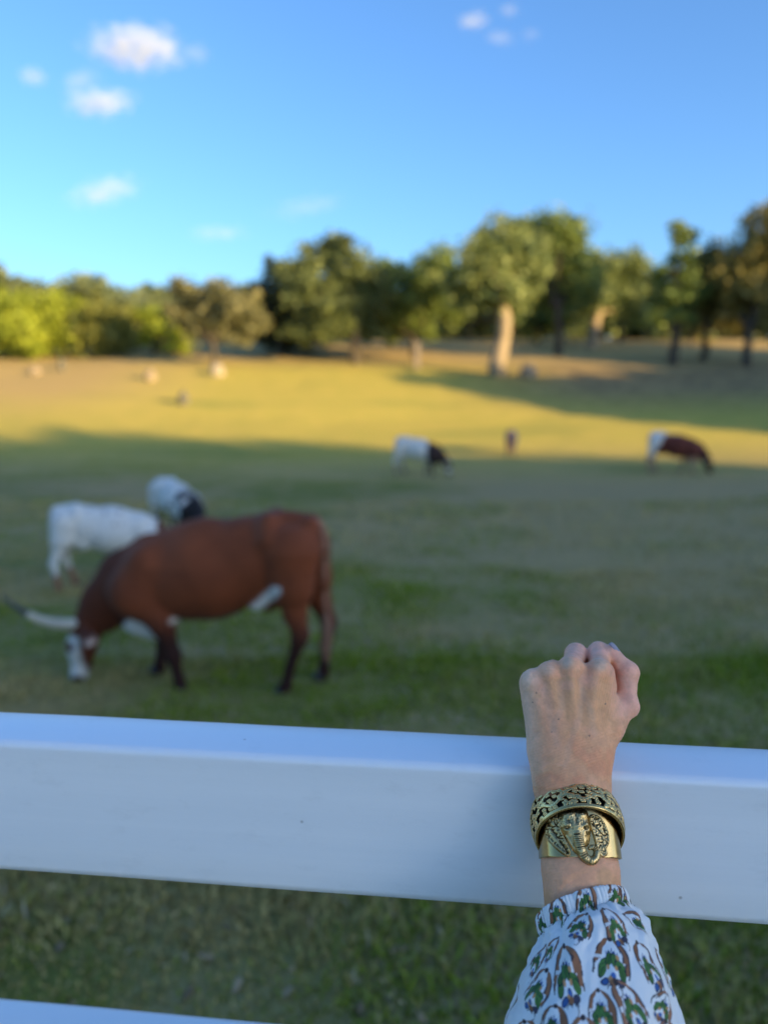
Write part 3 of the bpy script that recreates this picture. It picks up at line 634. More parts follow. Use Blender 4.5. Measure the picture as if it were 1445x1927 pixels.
def horn_fit(P, s, u):
    # this animal carries its head low with the left horn swept forward along the ground and the right one swept back past the neck
    b = np.array(CP_(168, 1178)); 
    if s > 0: return b+np.stack([.03+.56*u, .04+.10*u, -.01-.02*np.sin(u*3)+.22*u**2.4+.02*u], 1)
    return b+np.stack([-.02-.12*u, -.06-.62*u, -.02+.20*u**2.2], 1)
cow('longhorn_cow', LX, math.pi-.10, 1.0, col_brown, 'large red brown longhorn cow with white face and chest grazing nearest the fence', tail=(.33, .17, .11), lk=horn_fit)
def turned(P, s, u): return P
cow('longhorn_cow', ground_pt(211, 1086, 9.3), R_(20), .79, col_white, 'white speckled cow with reddish lower legs behind the brown cow', tail=(.5, .46, .42), horn_l=.7, horn_r=.7)
cow('longhorn_cow', ground_pt(338, 1004, 12.3), R_(-46), .76, col_whiteblack, 'white and black cow seen from behind grazing above the brown cow', tail=(.1, .1, .1), horn_l=.7, horn_r=.7)
cow('longhorn_cow', ground_pt(788, 884, 22.5), R_(-14), .86, col_darkhead, 'white bodied cow with a dark head at the shadow edge in mid field', horn_l=.9, horn_r=.9)
cow('longhorn_calf', ground_pt(961, 857, 27.5), R_(80), .70, col_dark, 'small blue grey calf seen end on at the shadow edge', horns=False)
cow('longhorn_cow', ground_pt(1268, 892, 22.2), R_(-12), .92, col_brownrump, 'red brown cow with a white rump grazing at the right of the field', horn_l=.6, horn_r=.6)
# ------------------------------------------------------------------ the photographer's left arm: fist over the top rail
def LP(px, py, z=0.0):
    """arm space in millimetres: x right, y up the picture, z towards the lens; z=0 is the core of the arm"""
    dep = 660 + .195*(1455-py) if py > 1330 else 684.4+.06*(1330-py)
    dep -= z
    return np.array([(px-CX)/F*dep, (CY-py)/F*dep, -dep])
MM = 660/F
camR = np.array([[1, 0, 0], [0, SP, -CP], [0, CP, SP]])      # columns: right, up, towards the lens
def to_world(P): return P @ np.array([[1, 0, 0], [0, SP, CP], [0, -CP, SP]])
ORG = LP(1088, 1700)
def arm_obj(name, V, Q, m, parent=None, col=None, **k):
    """vertices given in arm space (mm)"""
    W = (to_world((V-ORG))*.001)
    return obj(name, mesh_from(name, W, Q, True, col), m, parent, **k)
W0 = to_world(ORG[None])[0]*.001 + np.array([0, 0, CAMZ])
person = empty('person', W0, label='clenched left fist and forearm of a person resting on the white rail, white printed sleeve', cat='person')
h = .85
fd = Field(LP(940, 2230, 0)-[8, 0, 60], [LP(1230, 1180, 0)[0]+12, LP(1100, 1180, 0)[1]+10, -430], h) if False else Field((108, -520, -745), (262, -92, -470), h)
def c(a, b, ra, rb, k=6, G=None, sc=(1, 1, 1)): fd.cone(LP(*a), LP(*b), ra*MM, rb*MM, k, sc, G)
# forearm and wrist
c((1050, 1478, 0), (1070, 1640, 0), 41, 41, 0); c((1101, 1478, 0), (1113, 1640, 0), 41, 43, 12); c((1074, 1478, 2), (1091, 1640, 2), 40, 42, 12)
c((1070, 1640, 0), (1075, 1700, 0), 42, 40, 12); c((1113, 1640, 0), (1118, 1700, 0), 43, 41, 12); c((1076, 1700, 0), (1098, 2060, 2), 40, 46, 12); c((1117, 1700, 0), (1150, 2060, 2), 41, 48, 12)
c((1042, 1452, 1), (1044, 1470, 3), 24, 22, 9)                        # ulna head
c((1050, 1478, 0), (1036, 1425, 0), 40, 36, 12); c((1101, 1478, 0), (1112, 1425, 0), 40, 38, 12); c((1074, 1478, 2), (1074, 1425, 2), 40, 38, 12)
# back of the hand
mc = [((1036, 1425, 2), (1002, 1288, 6), 30, 22), ((1054, 1425, 4), (1034, 1271, 9), 30, 23), ((1080, 1425, 5), (1076, 1260, 11), 31, 23.5), ((1106, 1425, 4), (1128, 1268, 9), 31, 24)]
for a, b, ra, rb in mc: c(a, b, ra, rb, 14)
c((1046, 1415, 4), (1018, 1300, 8), 26, 18, 12); c((1068, 1415, 5), (1054, 1290, 10), 27, 19, 12); c((1094, 1415, 5), (1102, 1290, 10), 27, 20, 12)
c((1028, 1402, -4), (1009, 1300, -3), 31, 26, 12)
c((1045, 1400, -10), (1015, 1310, -12), 34, 28, 10); c((1075, 1400, -8), (1075, 1310, -14), 38, 34, 10); c((1105, 1405, -8), (1125, 1310, -12), 36, 30, 10)
c((1110, 1415, -2), (1150, 1350, -2), 32, 26, 12); c((1150, 1350, -2), (1180, 1330, 0), 26, 19.5, 9)     # thumb metacarpal
c((1128, 1290, 2), (1145, 1372, 0), 22, 22, 12)                      # web (first dorsal interosseous)
c((1140, 1262, 6), (1146, 1290, 4), 14, 13, 6)
# knuckle caps
for p, r in (((1001, 1281, 9), 21.5), ((1034, 1264, 13), 19), ((1074, 1253, 16), 19.5), ((1128, 1260, 14), 20.5)): c(p, (p[0], p[1]+2, p[2]), r, r, 5)
# extensor tendons
for a, b in (((1074, 1262, 24), (1080, 1410, 17.5)), ((1120, 1268, 21), (1100, 1412, 17)), ((1034, 1274, 20), (1062, 1412, 17)), ((1004, 1292, 16), (1046, 1415, 14))): c(a, b, 5, 3, 9)
# thumb
T = fd.new()
c((1178, 1328, -2), (1179, 1268, -10), 20.5, 19, 5, T); c((1179, 1266, -10), (1150, 1228, -16), 18.5, 15.5, 5, T); c((1183, 1325, 0), (1184, 1331, 0), 17, 17, 5, T); c((1183, 1262, -8), (1184, 1266, -8), 14.5, 14.5, 5, T)
c((1181, 1268, -14), (1172, 1310, -16), 18, 18, 8, T)
fd.join(T, 4.5)
# fingers, each its own chain, closed into the palm
def finger(pts, kj):
    G = fd.new()
    for (a, ra), (b, rb) in zip(pts[:-1], pts[1:]): c(a, b, ra, rb, 3, G)
    fd.join(G, kj)
finger([((1075, 1256, 8), 20), ((1084, 1232, -26), 22.5), ((1082, 1290, -42), 19), ((1080, 1318, -30), 17)], 3.2)
finger([((1128, 1262, 7), 20), ((1127, 1229, -24), 22), ((1122, 1288, -40), 18.5), ((1118, 1312, -28), 16.5)], 3.2)
finger([((1034, 1270, 4), 19), ((1042, 1262, -26), 20), ((1046, 1306, -42), 18), ((1050, 1328, -30), 16)], 3.0)
finger([((1002, 1286, 2), 18), ((1010, 1288, -24), 18), ((1018, 1322, -36), 16), ((1026, 1336, -24), 14)], 3.0)
V, Q = fd.mesh()
# colour of the skin itself
def near_px(V): d = -V[:, 2]; return CX+V[:, 0]/d*F, CY-V[:, 1]/d*F
X, Y = near_px(V); n1 = fbm(V, .05, 61); n2 = fbm(V, .16, 62); n3 = fbm(V, .6, 63)
skin = np.array([.82, .385, .205]); pink = np.array([.90, .43, .30]); tan = np.array([.72, .35, .155]); pale = np.array([.86, .53, .36]); vein = np.array([.50, .36, .30])
C_ = np.tile(skin, (len(V), 1))
C_ = mixc(C_, tan, sstep(n1, .4, .62)*.7*(Y > 1270)); C_ = mixc(C_, pale, (1-sstep(X, 985, 1030))*.75*(Y < 1480))
C_ = mixc(C_, np.array([.80, .30, .15]), sstep(n1, .48, .66)*sstep(Y, 1360, 1420)*(1-sstep(Y, 1500, 1560))*.6)
C_ = mixc(C_, pink, np.clip(1-sstep(Y, 1225, 1250)+sstep(X, 1140, 1180)*(1-sstep(Y, 1330, 1390)), 0, 1)*.8)
for kx, ky, r, cc in ((1001, 1277, 20, pale), (1032, 1258, 16, pale), (1068, 1245, 15, np.array([.62, .47, .34])), (1130, 1250, 17, np.array([.62, .47, .34]))):
    C_ = mixc(C_, cc, (1-sstep(np.hypot(X-kx, Y-ky), r*.3, r*1.1))*.5)
for kx, ky, r in ((1018, 1290, 20), (1068, 1290, 14), (1112, 1282, 20), (1152, 1262, 14)): C_ = mixc(C_, pink*.92, (1-sstep(np.hypot(X-kx, Y-ky), r*.3, r*1.2))*.4)
for pts in (((1090, 1262), (1096, 1300), (1090, 1350), (1072, 1400), (1064, 1440)), ((1024, 1300), (1036, 1350), (1048, 1400)), ((1054, 1285), (1058, 1330), (1040, 1372)), ((1096, 1300), (1112, 1340), (1118, 1380))):
    P = np.array(pts, float); dm = np.full(len(V), 1e3)
    for a, b in zip(P[:-1], P[1:]):
        ab = b-a; t = np.clip(((X-a[0])*ab[0]+(Y-a[1])*ab[1])/(ab@ab), 0, 1); dm = np.minimum(dm, np.hypot(X-a[0]-t*ab[0], Y-a[1]-t*ab[1]))
    C_ = mixc(C_, vein, (1-sstep(dm, 2, 10))*.15)
C_ *= (.84+.32*n2)[:, None]*(.90+.2*n3)[:, None]
for mx, my, r in ((1139, 1325, 1.9), (1009, 1304, 1.7), (1109, 1385, 2.0), (1051, 1354, 1.6), (1038, 1378, 1.2), (1002, 1322, 1.2)): C_ = mixc(C_, np.array([.12, .06, .045]), (1-sstep(np.hypot(X-mx, Y-my), r*.5, r*1.2))*.85)
# fine creases: diagonal lines across wrist and web, real relief
nrm = None
def displace(V, Q, d):
    me = mesh_from('tmp', V, Q); nn = np.empty(len(V)*3, np.float32); me.vertices.foreach_get('normal', nn); bpy.data.meshes.remove(me)
    return V+nn.reshape(-1, 3)*d[:, None]
lines = np.sin((X*.35+Y*1.0)*1.15+n1*16+n2*5)
dsp = lines*.17*sstep(Y, 1345, 1400)*(.4+n2) + np.sin((X*1.0+Y*.18)*1.5+n1*14)*.2*sstep(X, 1105, 1135)*(1-sstep(X, 1152, 1162))*(1-sstep(Y, 1330, 1380))*(Y > 1262) + (n3-.5)*.5+(n2-.5)*.8
for kx, ky in ((1074, 1246), (1128, 1253), (1034, 1258), (1001, 1274)):
    dsp += -.09*np.cos((Y-ky)*1.3)*(1-sstep(np.hypot((X-kx)*.8, Y-ky), 3, 13))
V = displace(V, Q, dsp.astype(np.float32))
q = N('skin'); at = q.attr(); co = q.coord('Object')
nz = q.noise(420, 5, .65, co); cell = q.n('ShaderNodeTexVoronoi'); cell.inputs['Scale'].default_value = 620; q.l(co, cell.inputs['Vector'])
q.set(Base_Color=at, Roughness=.50, Specular_IOR_Level=.32, Subsurface_Weight=.15, Subsurface_Scale=.004, Normal=q.bump(q.mix(.5, nz, cell.outputs['Distance']), .35, .0006))
q.b.inputs['Subsurface Radius'].default_value = (1, .35, .2)
SKIN = q.m
arm_obj('body', V, Q, SKIN, person, C_)
# thumb nail
def nail():
    a = LP(1150, 1228, -16); b = LP(1179, 1266, -10); t = (a-b)/np.linalg.norm(a-b); out = np.array([.62, .55, .35]); out -= t*(out@t); out /= np.linalg.norm(out); s = np.cross(t, out)
    g = []; n, m = 14, 12
    for i in range(n):
        for j in range(m):
            u = i/(n-1)*2-1; v = (j/(m-1)*2-1); wdt = 5.6*(1-.25*max(0, abs(u))**3); ang = v*.95
            g.append(a+t*(1.5+u*5.6)+s*math.sin(ang)*wdt+out*(6.95-.06*0+(math.cos(ang)-1)*5.2-max(0, u)**2*1.1))
    i = np.arange(n-1)[:, None]*m; k = np.arange(m-1)[None]; return np.array(g), np.stack([i+k, i+m+k, i+m+k+1, i+k+1], -1).reshape(-1, 4)
NV, NQ = nail(); no = arm_obj('thumb_nail', NV, NQ, flat('nail', (.36, .29, .31), .3, .05, 60), person)
sm = no.modifiers.new('thick', 'SOLIDIFY'); sm.thickness = .0006; sm.offset = -1
# ------------------------------------------------------------------ the two brass bracelets
AX = LP(1076, 1480)-LP(1092, 1650); AX /= np.linalg.norm(AX)
XX = np.array([1., 0, 0]); XX -= AX*(XX@AX); XX /= np.linalg.norm(XX); NN = np.cross(XX, AX)     # towards the viewer
def brass(name, attr=True, rough=.24, base=(.58, .41, .18), bump=.15, bs=900, patina=(.05, .038, .022)):
    q = N(name); co = q.coord('Object'); nz = q.noise(260, 5, .65, co)
    col = q.ramp(nz, [(.3, tuple(x*.82 for x in base)), (.7, tuple(min(1, x*1.12) for x in base))])
    if attr: col = q.mix(q.attr(), patina, col)
    rr = q.ramp(nz, [(.3, rough*.75), (.7, rough*1.5)])
    return q.set(Base_Color=col, Metallic=1.0, Roughness=rr, Normal=q.bump(q.noise(bs, 4, .6, co), bump, .0003))
# --- elephant cuff: local mm frame (x right, y along the arm, z out of the arm)
C0 = LP(1087, 1575, 0)
def cuff_world(P): return C0 + P[:, :1]*XX + P[:, 1:2]*AX + P[:, 2:3]*NN
cuff = empty('elephant_cuff', to_world(C0[None])[0]*.001+np.array([0, 0, CAMZ]), label='wide antiqued brass cuff bracelet with a raised elephant head worn on the wrist', cat='bracelet')
def put(name, P, Q, m, parent, origin, col=None, **k):
    W = to_world(cuff_world(P)-origin)*.001
    return obj(name, mesh_from(name, W, Q, True, col), m, parent, **k)
RXc, RNc = 32.2, 24.6
def surf(x, y=0):
    """height of the cuff's outer face above the arm's core at lateral x"""
    return RNc*np.clip(1-np.abs(x/RXc)**2.7, .0, 1)**(1/2.7)
GOLD = brass('polished_brass', False, .17, (.50, .34, .14), .10, 700)
ANT = brass('antique_brass', True, .27, (.60, .42, .19), .22, 900)
# band: open elliptical strip, slightly flared
def band():
    th = np.linspace(R_(-38), R_(218), 200); y = np.linspace(-17.4, 24, 40); V = []
    for j, yy in enumerate(y):
        fl = 1+.006*((yy)/17)**2
        se = (np.abs(np.cos(th))**2.7+np.abs(np.sin(th))**2.7)**(-1/2.7)*fl; V.append(np.stack([RXc*np.cos(th)*se, yy+0*th, RNc*np.sin(th)*se], 1))
    V = np.concatenate(V); m = len(th); i = np.arange(len(y)-1)[:, None]*m; k = np.arange(m-1)[None]
    return V, np.stack([i+k, i+k+1, i+m+k+1, i+m+k], -1).reshape(-1, 4)
V, Q = band(); o = put('band', V, Q, GOLD, cuff, C0); s_ = o.modifiers.new('thick', 'SOLIDIFY'); s_.thickness = .0014; s_.offset = -1
bevel(o, .0004, 2)
KX, KY = .451, .421
def E(px, py): return ((px-1090)*KX, (1575-py)*KY)
g = .26
gx = np.arange(-31, 26, g); gy = np.arange(-26, 21, g); GX, GY = np.meshgrid(gx, gy, indexing='ij')
P2 = np.stack([GX.ravel(), GY.ravel(), 0*GX.ravel()], 1)
def nz2(sc, seed, o=3): return (fbm(P2, sc, seed, o)-.5).reshape(GX.shape)
def seg(a, b, ra, rb, sq=1.0):
    """dome of a tapered stroke from a to b"""
    a = np.array(a); b = np.array(b); ba = b-a; t = np.clip(((GX-a[0])*ba[0]+(GY-a[1])*ba[1])/(ba@ba+1e-9), 0, 1)
    r = ra+(rb-ra)*t; d = np.hypot(GX-a[0]-t*ba[0], GY-a[1]-t*ba[1]); return np.where(d < r, np.sqrt(np.maximum(r*r-d*d, 0))*sq, -.6), t, d/r
def poly_sd(pts):
    pts = np.array(pts); d = np.full(GX.shape, 1e9); ins = np.zeros(GX.shape, bool)
    for a, b in zip(pts, np.roll(pts, -1, 0)):
        ba = b-a; t = np.clip(((GX-a[0])*ba[0]+(GY-a[1])*ba[1])/(ba@ba), 0, 1); d = np.minimum(d, np.hypot(GX-a[0]-t*ba[0], GY-a[1]-t*ba[1]))
        cr = (a[1] > GY) != (b[1] > GY); xx = (b[0]-a[0])*(GY-a[1])/(b[1]-a[1]+1e-12)+a[0]; ins ^= cr & (GX < xx)
    return np.where(ins, d, -d)
def smooth_poly(pts, n=6):
    P = np.array(pts, float); out = []
    for i in range(len(P)):
        p0, p1, p2, p3 = P[i-1], P[i], P[(i+1) % len(P)], P[(i+2) % len(P)]
        for t in np.linspace(0, 1, n, endpoint=False): out.append(.5*((2*p1)+(-p0+p2)*t+(2*p0-5*p1+4*p2-p3)*t*t+(-p0+3*p1-3*p2+p3)*t**3))
    return out
def relief(name, H, lift, parent, ds=1.0):
    """solid raised piece: outer height field H (mm over the cuff, <0 = outside)"""
    m = H > 0; idx = np.full(H.shape, -1); idx[m] = np.arange(m.sum())
    Z = np.where(m, H, 0); V = np.stack([GX[m], GY[m], surf(GX[m])+lift+H[m]], 1)
    a = m[:-1, :-1] & m[1:, :-1] & m[1:, 1:] & m[:-1, 1:]; I = np.argwhere(a)
    Qd = np.stack([idx[I[:, 0], I[:, 1]], idx[I[:, 0]+1, I[:, 1]], idx[I[:, 0]+1, I[:, 1]+1], idx[I[:, 0], I[:, 1]+1]], 1)
    # patina gathers in the hollows
    L = H.copy(); L[~m] = 0
    def blur(A, n):
        for _ in range(n): A = (A+np.roll(A, 1, 0)+np.roll(A, -1, 0)+np.roll(A, 1, 1)+np.roll(A, -1, 1))/5
        return A
    cv = blur(L, 1)-blur(L, 7); cv2 = blur(L, 3)-blur(L, 30)
    pat = sstep(cv*3.2+cv2*.55+nz2(.5, 7)*.35+.12, -.28, .28)
    # skirt down to the cuff
    bd = {}
    for t in range(4):
        A, B = Qd[:, t], Qd[:, (t+1) % 4]
        for x, y in zip(A.tolist(), B.tolist()): bd[(x, y)] = 1
    ed = [(x, y) for (x, y) in bd if (y, x) not in bd]; n = len(V); mp = {}
    ex = []
    for x, y in ed:
        for w_ in (x, y):
            if w_ not in mp: mp[w_] = n+len(ex); p = V[w_].copy(); p[2] = surf(p[0])-.9; ex.append(p)
    Qs = [(y, x, mp[x], mp[y]) for x, y in ed]
    col = np.repeat(pat[m][:, None], 3, 1)
    if ex: V = np.concatenate([V, np.array(ex)]); Qd = np.concatenate([Qd, np.array(Qs)]); col = np.concatenate([col, np.full((len(ex), 3), .05)])
    return put(name, V, Qd, ANT, parent, C0, col)
def dome(sd, w, hgt): return np.where(sd > 0, hgt*np.sqrt(np.clip(1-(1-np.clip(sd/w, 0, 1))**2, 0, 1)), -1)
# ears
earL = smooth_poly([E(1029, 1545), E(1045, 1545), E(1050, 1570), E(1060, 1600), E(1060, 1615), E(1049, 1614), E(1033, 1599), E(1020, 1579), E(1020, 1557)])
earR = smooth_poly([E(1100, 1542), E(1110, 1538), E(1124, 1545), E(1135, 1567), E(1135, 1588), E(1128, 1600), E(1129, 1609), E(1121, 1616), E(1112, 1613), E(1107, 1600), E(1104, 1580), E(1099, 1560)])
for pts, sx in ((earL, -1), (earR, 1)):
    sd = poly_sd(pts); vein_ = np.abs(nz2(.22, 12 if sx > 0 else 15, 2))
    H = dome(sd, 2.2, 2.9); H = np.where(H > 0, H + .9*np.exp(-((sd-1.3)/1.0)**2) + nz2(.85, 21, 3)*1.0 - .8*np.exp(-(vein_/.035)**2)*sstep(sd, .5, 2), H)
    if sx < 0: d2 = np.abs((GX-E(1040, 1580)[0])*.86+(GY-E(1040, 1580)[1])*.5); H = np.where(H > 0, H - 1.0*np.exp(-(d2/1.0)**2), H)
    relief('ear', H, .2, cuff)
# head
HP = smooth_poly([E(1050, 1531), E(1074, 1526), E(1096, 1530), E(1101, 1546), E(1101, 1572), E(1096, 1594), E(1085, 1602), E(1075, 1612), E(1068, 1610), E(1062, 1600), E(1052, 1580), E(1044, 1562), E(1043, 1545)])
sd = poly_sd(HP); H = dome(sd, 6.5, 5.2)
def add(H, x, y, rx, ry, a, ang=0):
    X0, Y0 = E(x, y); ca, sa = math.cos(ang), math.sin(ang); u = (GX-X0)*ca+(GY-Y0)*sa; v = -(GX-X0)*sa+(GY-Y0)*ca
    return H + a*np.exp(-((u/rx)**2+(v/ry)**2))*(H > 0)
for args in ((1062, 1541, 5, 4, 1.4), (1086, 1541, 5, 4, 1.4), (1074, 1545, 1.6, 6, -.7), (1055, 1561, 3.6, 3.4, 1.6), (1092, 1561, 3.6, 3.4, 1.6), (1056, 1565, 2.2, 1.3, -1.8), (1091, 1565, 2.2, 1.3, -1.8),
             (1052, 1578, 3, 4, -1.0), (1095, 1578, 2.4, 4, -1.2), (1074, 1560, 4, 6, 1.7), (1048, 1550, 2, 5, -1.0), (1099, 1552, 1.5, 6, -1.0), (1066, 1592, 3, 8, -1.2), (1093, 1594, 3, 6, -1.2), (1058, 1590, 1.6, 10, .9, .45)): H = add(H, *args)
H = np.where(H > 0, H + nz2(.9, 31, 3)*.75*sstep(GY, -2, 9) + nz2(.4, 33, 2)*.5, H); H = np.where(sd > 0, np.maximum(H, .05), -1)
head = relief('head', H, .6, cuff)
# trunk with its ridges, curling up to the right
tk = [(1074, 1560, 5.2), (1075, 1578, 5.0), (1077, 1594, 4.7), (1080, 1608, 4.2), (1086, 1618, 3.8), (1096, 1623, 3.4), (1105, 1617, 2.9), (1108, 1606, 2.5), (1102, 1598, 2.1), (1096, 1600, 1.7)]
H = np.full(GX.shape, -1.); S0 = 0; arc = np.zeros(GX.shape)
T_ = np.array([E(a, b)+(c_,) for a, b, c_ in tk]); tt = np.linspace(0, len(T_)-1, 60)
def cr(P, t):
    i = int(min(t, len(P)-1.0001)); f = t-i; p1, p2 = P[i], P[i+1]; p0 = P[max(i-1, 0)]; p3 = P[min(i+2, len(P)-1)]
    return .5*((2*p1)+(-p0+p2)*f+(2*p0-5*p1+4*p2-p3)*f*f+(-p0+3*p1-3*p2+p3)*f**3)
PT = np.array([cr(T_, t) for t in tt]); cum = np.concatenate([[0], np.cumsum(np.hypot(*np.diff(PT[:, :2], axis=0).T))])
for i in range(len(PT)-1):
    hgt, t, rel = seg(PT[i, :2], PT[i+1, :2], PT[i, 2], PT[i+1, 2], .95); sarc = cum[i]+t*(cum[i+1]-cum[i])
    lift_ = .5+3.4*np.sin(math.pi*np.clip(sarc/cum[-1], 0, 1)**.8)*.55+ (2.0 if i < 0 else 0)
    lift_ = np.where(sarc > cum[-1]*.62, lift_+.6, lift_)
    v = np.where(hgt > 0, hgt+lift_, -1); up = v > H; H = np.where(up, v, H); arc = np.where(up, sarc, arc)
ring_ = (np.abs(((arc/1.55) % 1)-.5)*2)
H = np.where(H > 0, H - .75*(1-sstep(ring_, .0, .42))*sstep(arc, 2, 6) + nz2(.8, 41, 2)*.3, H)
H = np.where((arc < 5) & (H > 0), H*sstep(arc, -2, 5)+3.6*(1-sstep(arc, -2, 5)), H)
trunk_o = relief('trunk', H, .9, cuff)
for ex, ey in ((1056, 1564), (1091, 1565)):
    x0, y0 = E(ex, ey); n = 14; m = 8; pts = []
    zc = surf(np.array([x0]))[0]+.6+4.9
    for j in range(m+1):
        for i in range(n): a = i/n*2*math.pi; b = j/m*math.pi; pts.append((x0+1.25*math.cos(a)*math.sin(b), y0+.95*math.sin(a)*math.sin(b), zc+.9*math.cos(b)))
    i = np.arange(m)[:, None]*n; k = np.arange(n)[None]; Qe = np.stack([i+k, i+n+k, i+n+(k+1) % n, i+(k+1) % n], -1).reshape(-1, 4)
    put('eye', np.array(pts), Qe, ANT, head, C0, np.full((len(pts), 3), .45))

# --- pierced bangle: a barrel-shaped hoop hanging at a tilt round the wrist
TL = R_(37)
B0 = LP(1085, 1552, 0); bA = AX*math.cos(TL)-NN*math.sin(TL); bN = NN*math.cos(TL)+AX*math.sin(TL)   # hoop axis and its front direction
rl = R_(-1.5); bX = XX*math.cos(rl)+bA*math.sin(rl); bA2 = bA*math.cos(rl)-XX*math.sin(rl)
bang = empty('openwork_bangle', to_world(B0[None])[0]*.001+np.array([0, 0, CAMZ]), label='wide brass bangle pierced with vine leaves and grapes, worn above the elephant cuff', cat='bracelet')
HW = 13.6
def hoop(th, v, dr=0.0):
    r = 36.6+1.9*(1-(v/HW)**2)-.4+dr; c0 = np.stack([r*np.cos(th), v, r*np.sin(th)], -1)
    return B0 + c0[..., :1]*bX + c0[..., 1:2]*bA2 + c0[..., 2:3]*bN
def putb(name, P, Q, m, parent, col=None): return obj(name, mesh_from(name, to_world(P-B0)*.001, Q, True, col), m, parent)
NT, NV_ = 1000, 92
th = np.linspace(0, 2*math.pi, NT, endpoint=False); vv = np.linspace(-HW, HW, NV_); TH_, VV = np.meshgrid(th, vv, indexing='ij')
SS = TH_*37.5; rb = np.random.default_rng(12); Ht = np.full(SS.shape, -1.0); L_ = 2*math.pi*37.5
def stamp(s0, v0, rx, ry, ang, hgt, kind=0):
    rx *= .84; ry *= .84
    ds = (SS-s0+L_/2) % L_ - L_/2; w_ = (np.abs(ds) < rx+ry+1); ca, sa = math.cos(ang), math.sin(ang); u = ds*ca+(VV-v0)*sa; v = -ds*sa+(VV-v0)*ca
    d = 1-(u/rx)**2-(v/(ry*(1-.45*np.clip(u/rx, -1, 1)*(kind == 1))))**2
    z = np.where((d > 0) & w_, hgt*np.sqrt(np.clip(d, 0, 1)), -1.)
    if kind == 1: z = np.where(z > 0, z-.22*np.exp(-(v/.22)**2), z)
    np.maximum(Ht, z, out=Ht)
per = L_/9
for phase, amp, cen in ((0, 2.6, 4.6), (math.pi, 2.8, -4.6)):
    vc = cen+amp*np.sin(2*math.pi*SS/per+phase); d = np.abs(VV-vc)/np.sqrt(1+(amp*2*math.pi/per)**2*np.cos(2*math.pi*SS/per+phase)**2*.6)
    np.maximum(Ht, np.where(d < .85, .55*np.sqrt(np.clip(1-(d/.85)**2, 0, 1)), -1), out=Ht)
for k in range(40):
    s0 = L_*k/40+rb.normal()*.6
    for v0 in (9.3, 4.6, -.4, -5., -9.6):
        v0 = v0+rb.normal()*.7; typ = rb.integers(0, 3); s1 = s0+rb.normal()*1.4
        if typ == 0:
            for p in range(5): a = p*2*math.pi/5+rb.random(); stamp(s1+1.35*math.cos(a), v0+1.35*math.sin(a), 1.35, .72, a, .75, 1)
            stamp(s1, v0, .7, .7, 0, 1.0)
        elif typ == 1:
            a0 = rb.random()*6.28
            for p in range(3): a = a0+p*1.1; stamp(s1+1.6*math.cos(a), v0+1.6*math.sin(a), 2.2, 1.05, a, .8, 1)
        else:
            for p in range(6): stamp(s1+((p % 3)-1)*1.15+(p//3)*.5, v0+(p//3-.5)*1.15, .66, .66, 0, .85)
# from right of centre on, the hoop is engraved but not pierced
ang = np.degrees(TH_); solid = ((ang < 62) | (ang > 300)); pierced = (Ht < 0) & ~solid & (np.abs(VV) < HW-1.6)
Ps = np.stack([SS.ravel(), VV.ravel(), 0*SS.ravel()], 1)
eng = (fbm(Ps, 1.0, 71, 2).reshape(SS.shape)-.5)*.5
Hr = np.where(Ht > 0, Ht*.75, -.25*solid) + eng*.6; Hr = np.where(np.abs(VV) > HW-1.9, .15, Hr)
pat = sstep(Hr, -.12, .38); pat = np.where(np.abs(VV) > HW-1.9, .95, pat)*.9+.1
Pw = hoop(TH_, VV, Hr*.8); Nn = NT*NV_; i = np.arange(NT)[:, None]; k = np.arange(NV_-1)[None]; i2 = (i+1) % NT
Qh = np.stack([i*NV_+k, i2*NV_+k, i2*NV_+k+1, i*NV_+k+1], -1); keep = ~(pierced[:, :-1] & pierced[:, 1:] | pierced[np.arange(1, NT+1) % NT][:, 1:] & pierced[:, :-1])
Qh = Qh[keep]
BAN = brass('pierced_brass', True, .22, (.80, .54, .22), .15, 800, (.06, .045, .022))
o = putb('band', Pw.reshape(-1, 3), Qh, BAN, bang, np.repeat(pat.reshape(-1, 1), 3, 1)); s_ = o.modifiers.new('thick', 'SOLIDIFY'); s_.thickness = .0011; s_.offset = -1
# added dark hoop, its colour standing in for shade behind the piercing, and the two polished rims
hoop_shade = N('inner_shade_dark'); hoop_shade.set(Base_Color=(.035, .028, .02), Metallic=1.0, Roughness=.5)
t2 = np.linspace(0, 2*math.pi, 200, endpoint=False); v2 = np.linspace(-HW+.5, HW-.5, 8); A, B = np.meshgrid(t2, v2, indexing='ij')
i = np.arange(200)[:, None]; k = np.arange(7)[None]; i2 = (i+1) % 200; Ql = np.stack([i*8+k, i2*8+k, i2*8+k+1, i*8+k+1], -1).reshape(-1, 4)
o = putb('shade_hoop', hoop(A, B, -2.1).reshape(-1, 3), Ql, hoop_shade.m, bang); s_ = o.modifiers.new('thick', 'SOLIDIFY'); s_.thickness = .0006; s_.offset = -1
RIM = brass('rim_brass', False, .2, (.64, .44, .18), .08, 500)
for sgn in (-1, 1):
    n1, n2 = 240, 10; A, B = np.meshgrid(np.linspace(0, 2*math.pi, n1, endpoint=False), np.linspace(0, 2*math.pi, n2, endpoint=False), indexing='ij')
    rr_ = 1.35; P = B0 + (36.1+rr_*1.15*np.cos(B))[..., None]*(np.cos(A)[..., None]*bX+np.sin(A)[..., None]*bN) + (sgn*HW+rr_*np.sin(B))[..., None]*bA2
    i = np.arange(n1)[:, None]; k = np.arange(n2)[None]; Qr = np.stack([i*n2+k, ((i+1) % n1)*n2+k, ((i+1) % n1)*n2+(k+1) % n2, i*n2+(k+1) % n2], -1).reshape(-1, 4)
    putb('rim', P.reshape(-1, 3), Qr, RIM, bang)
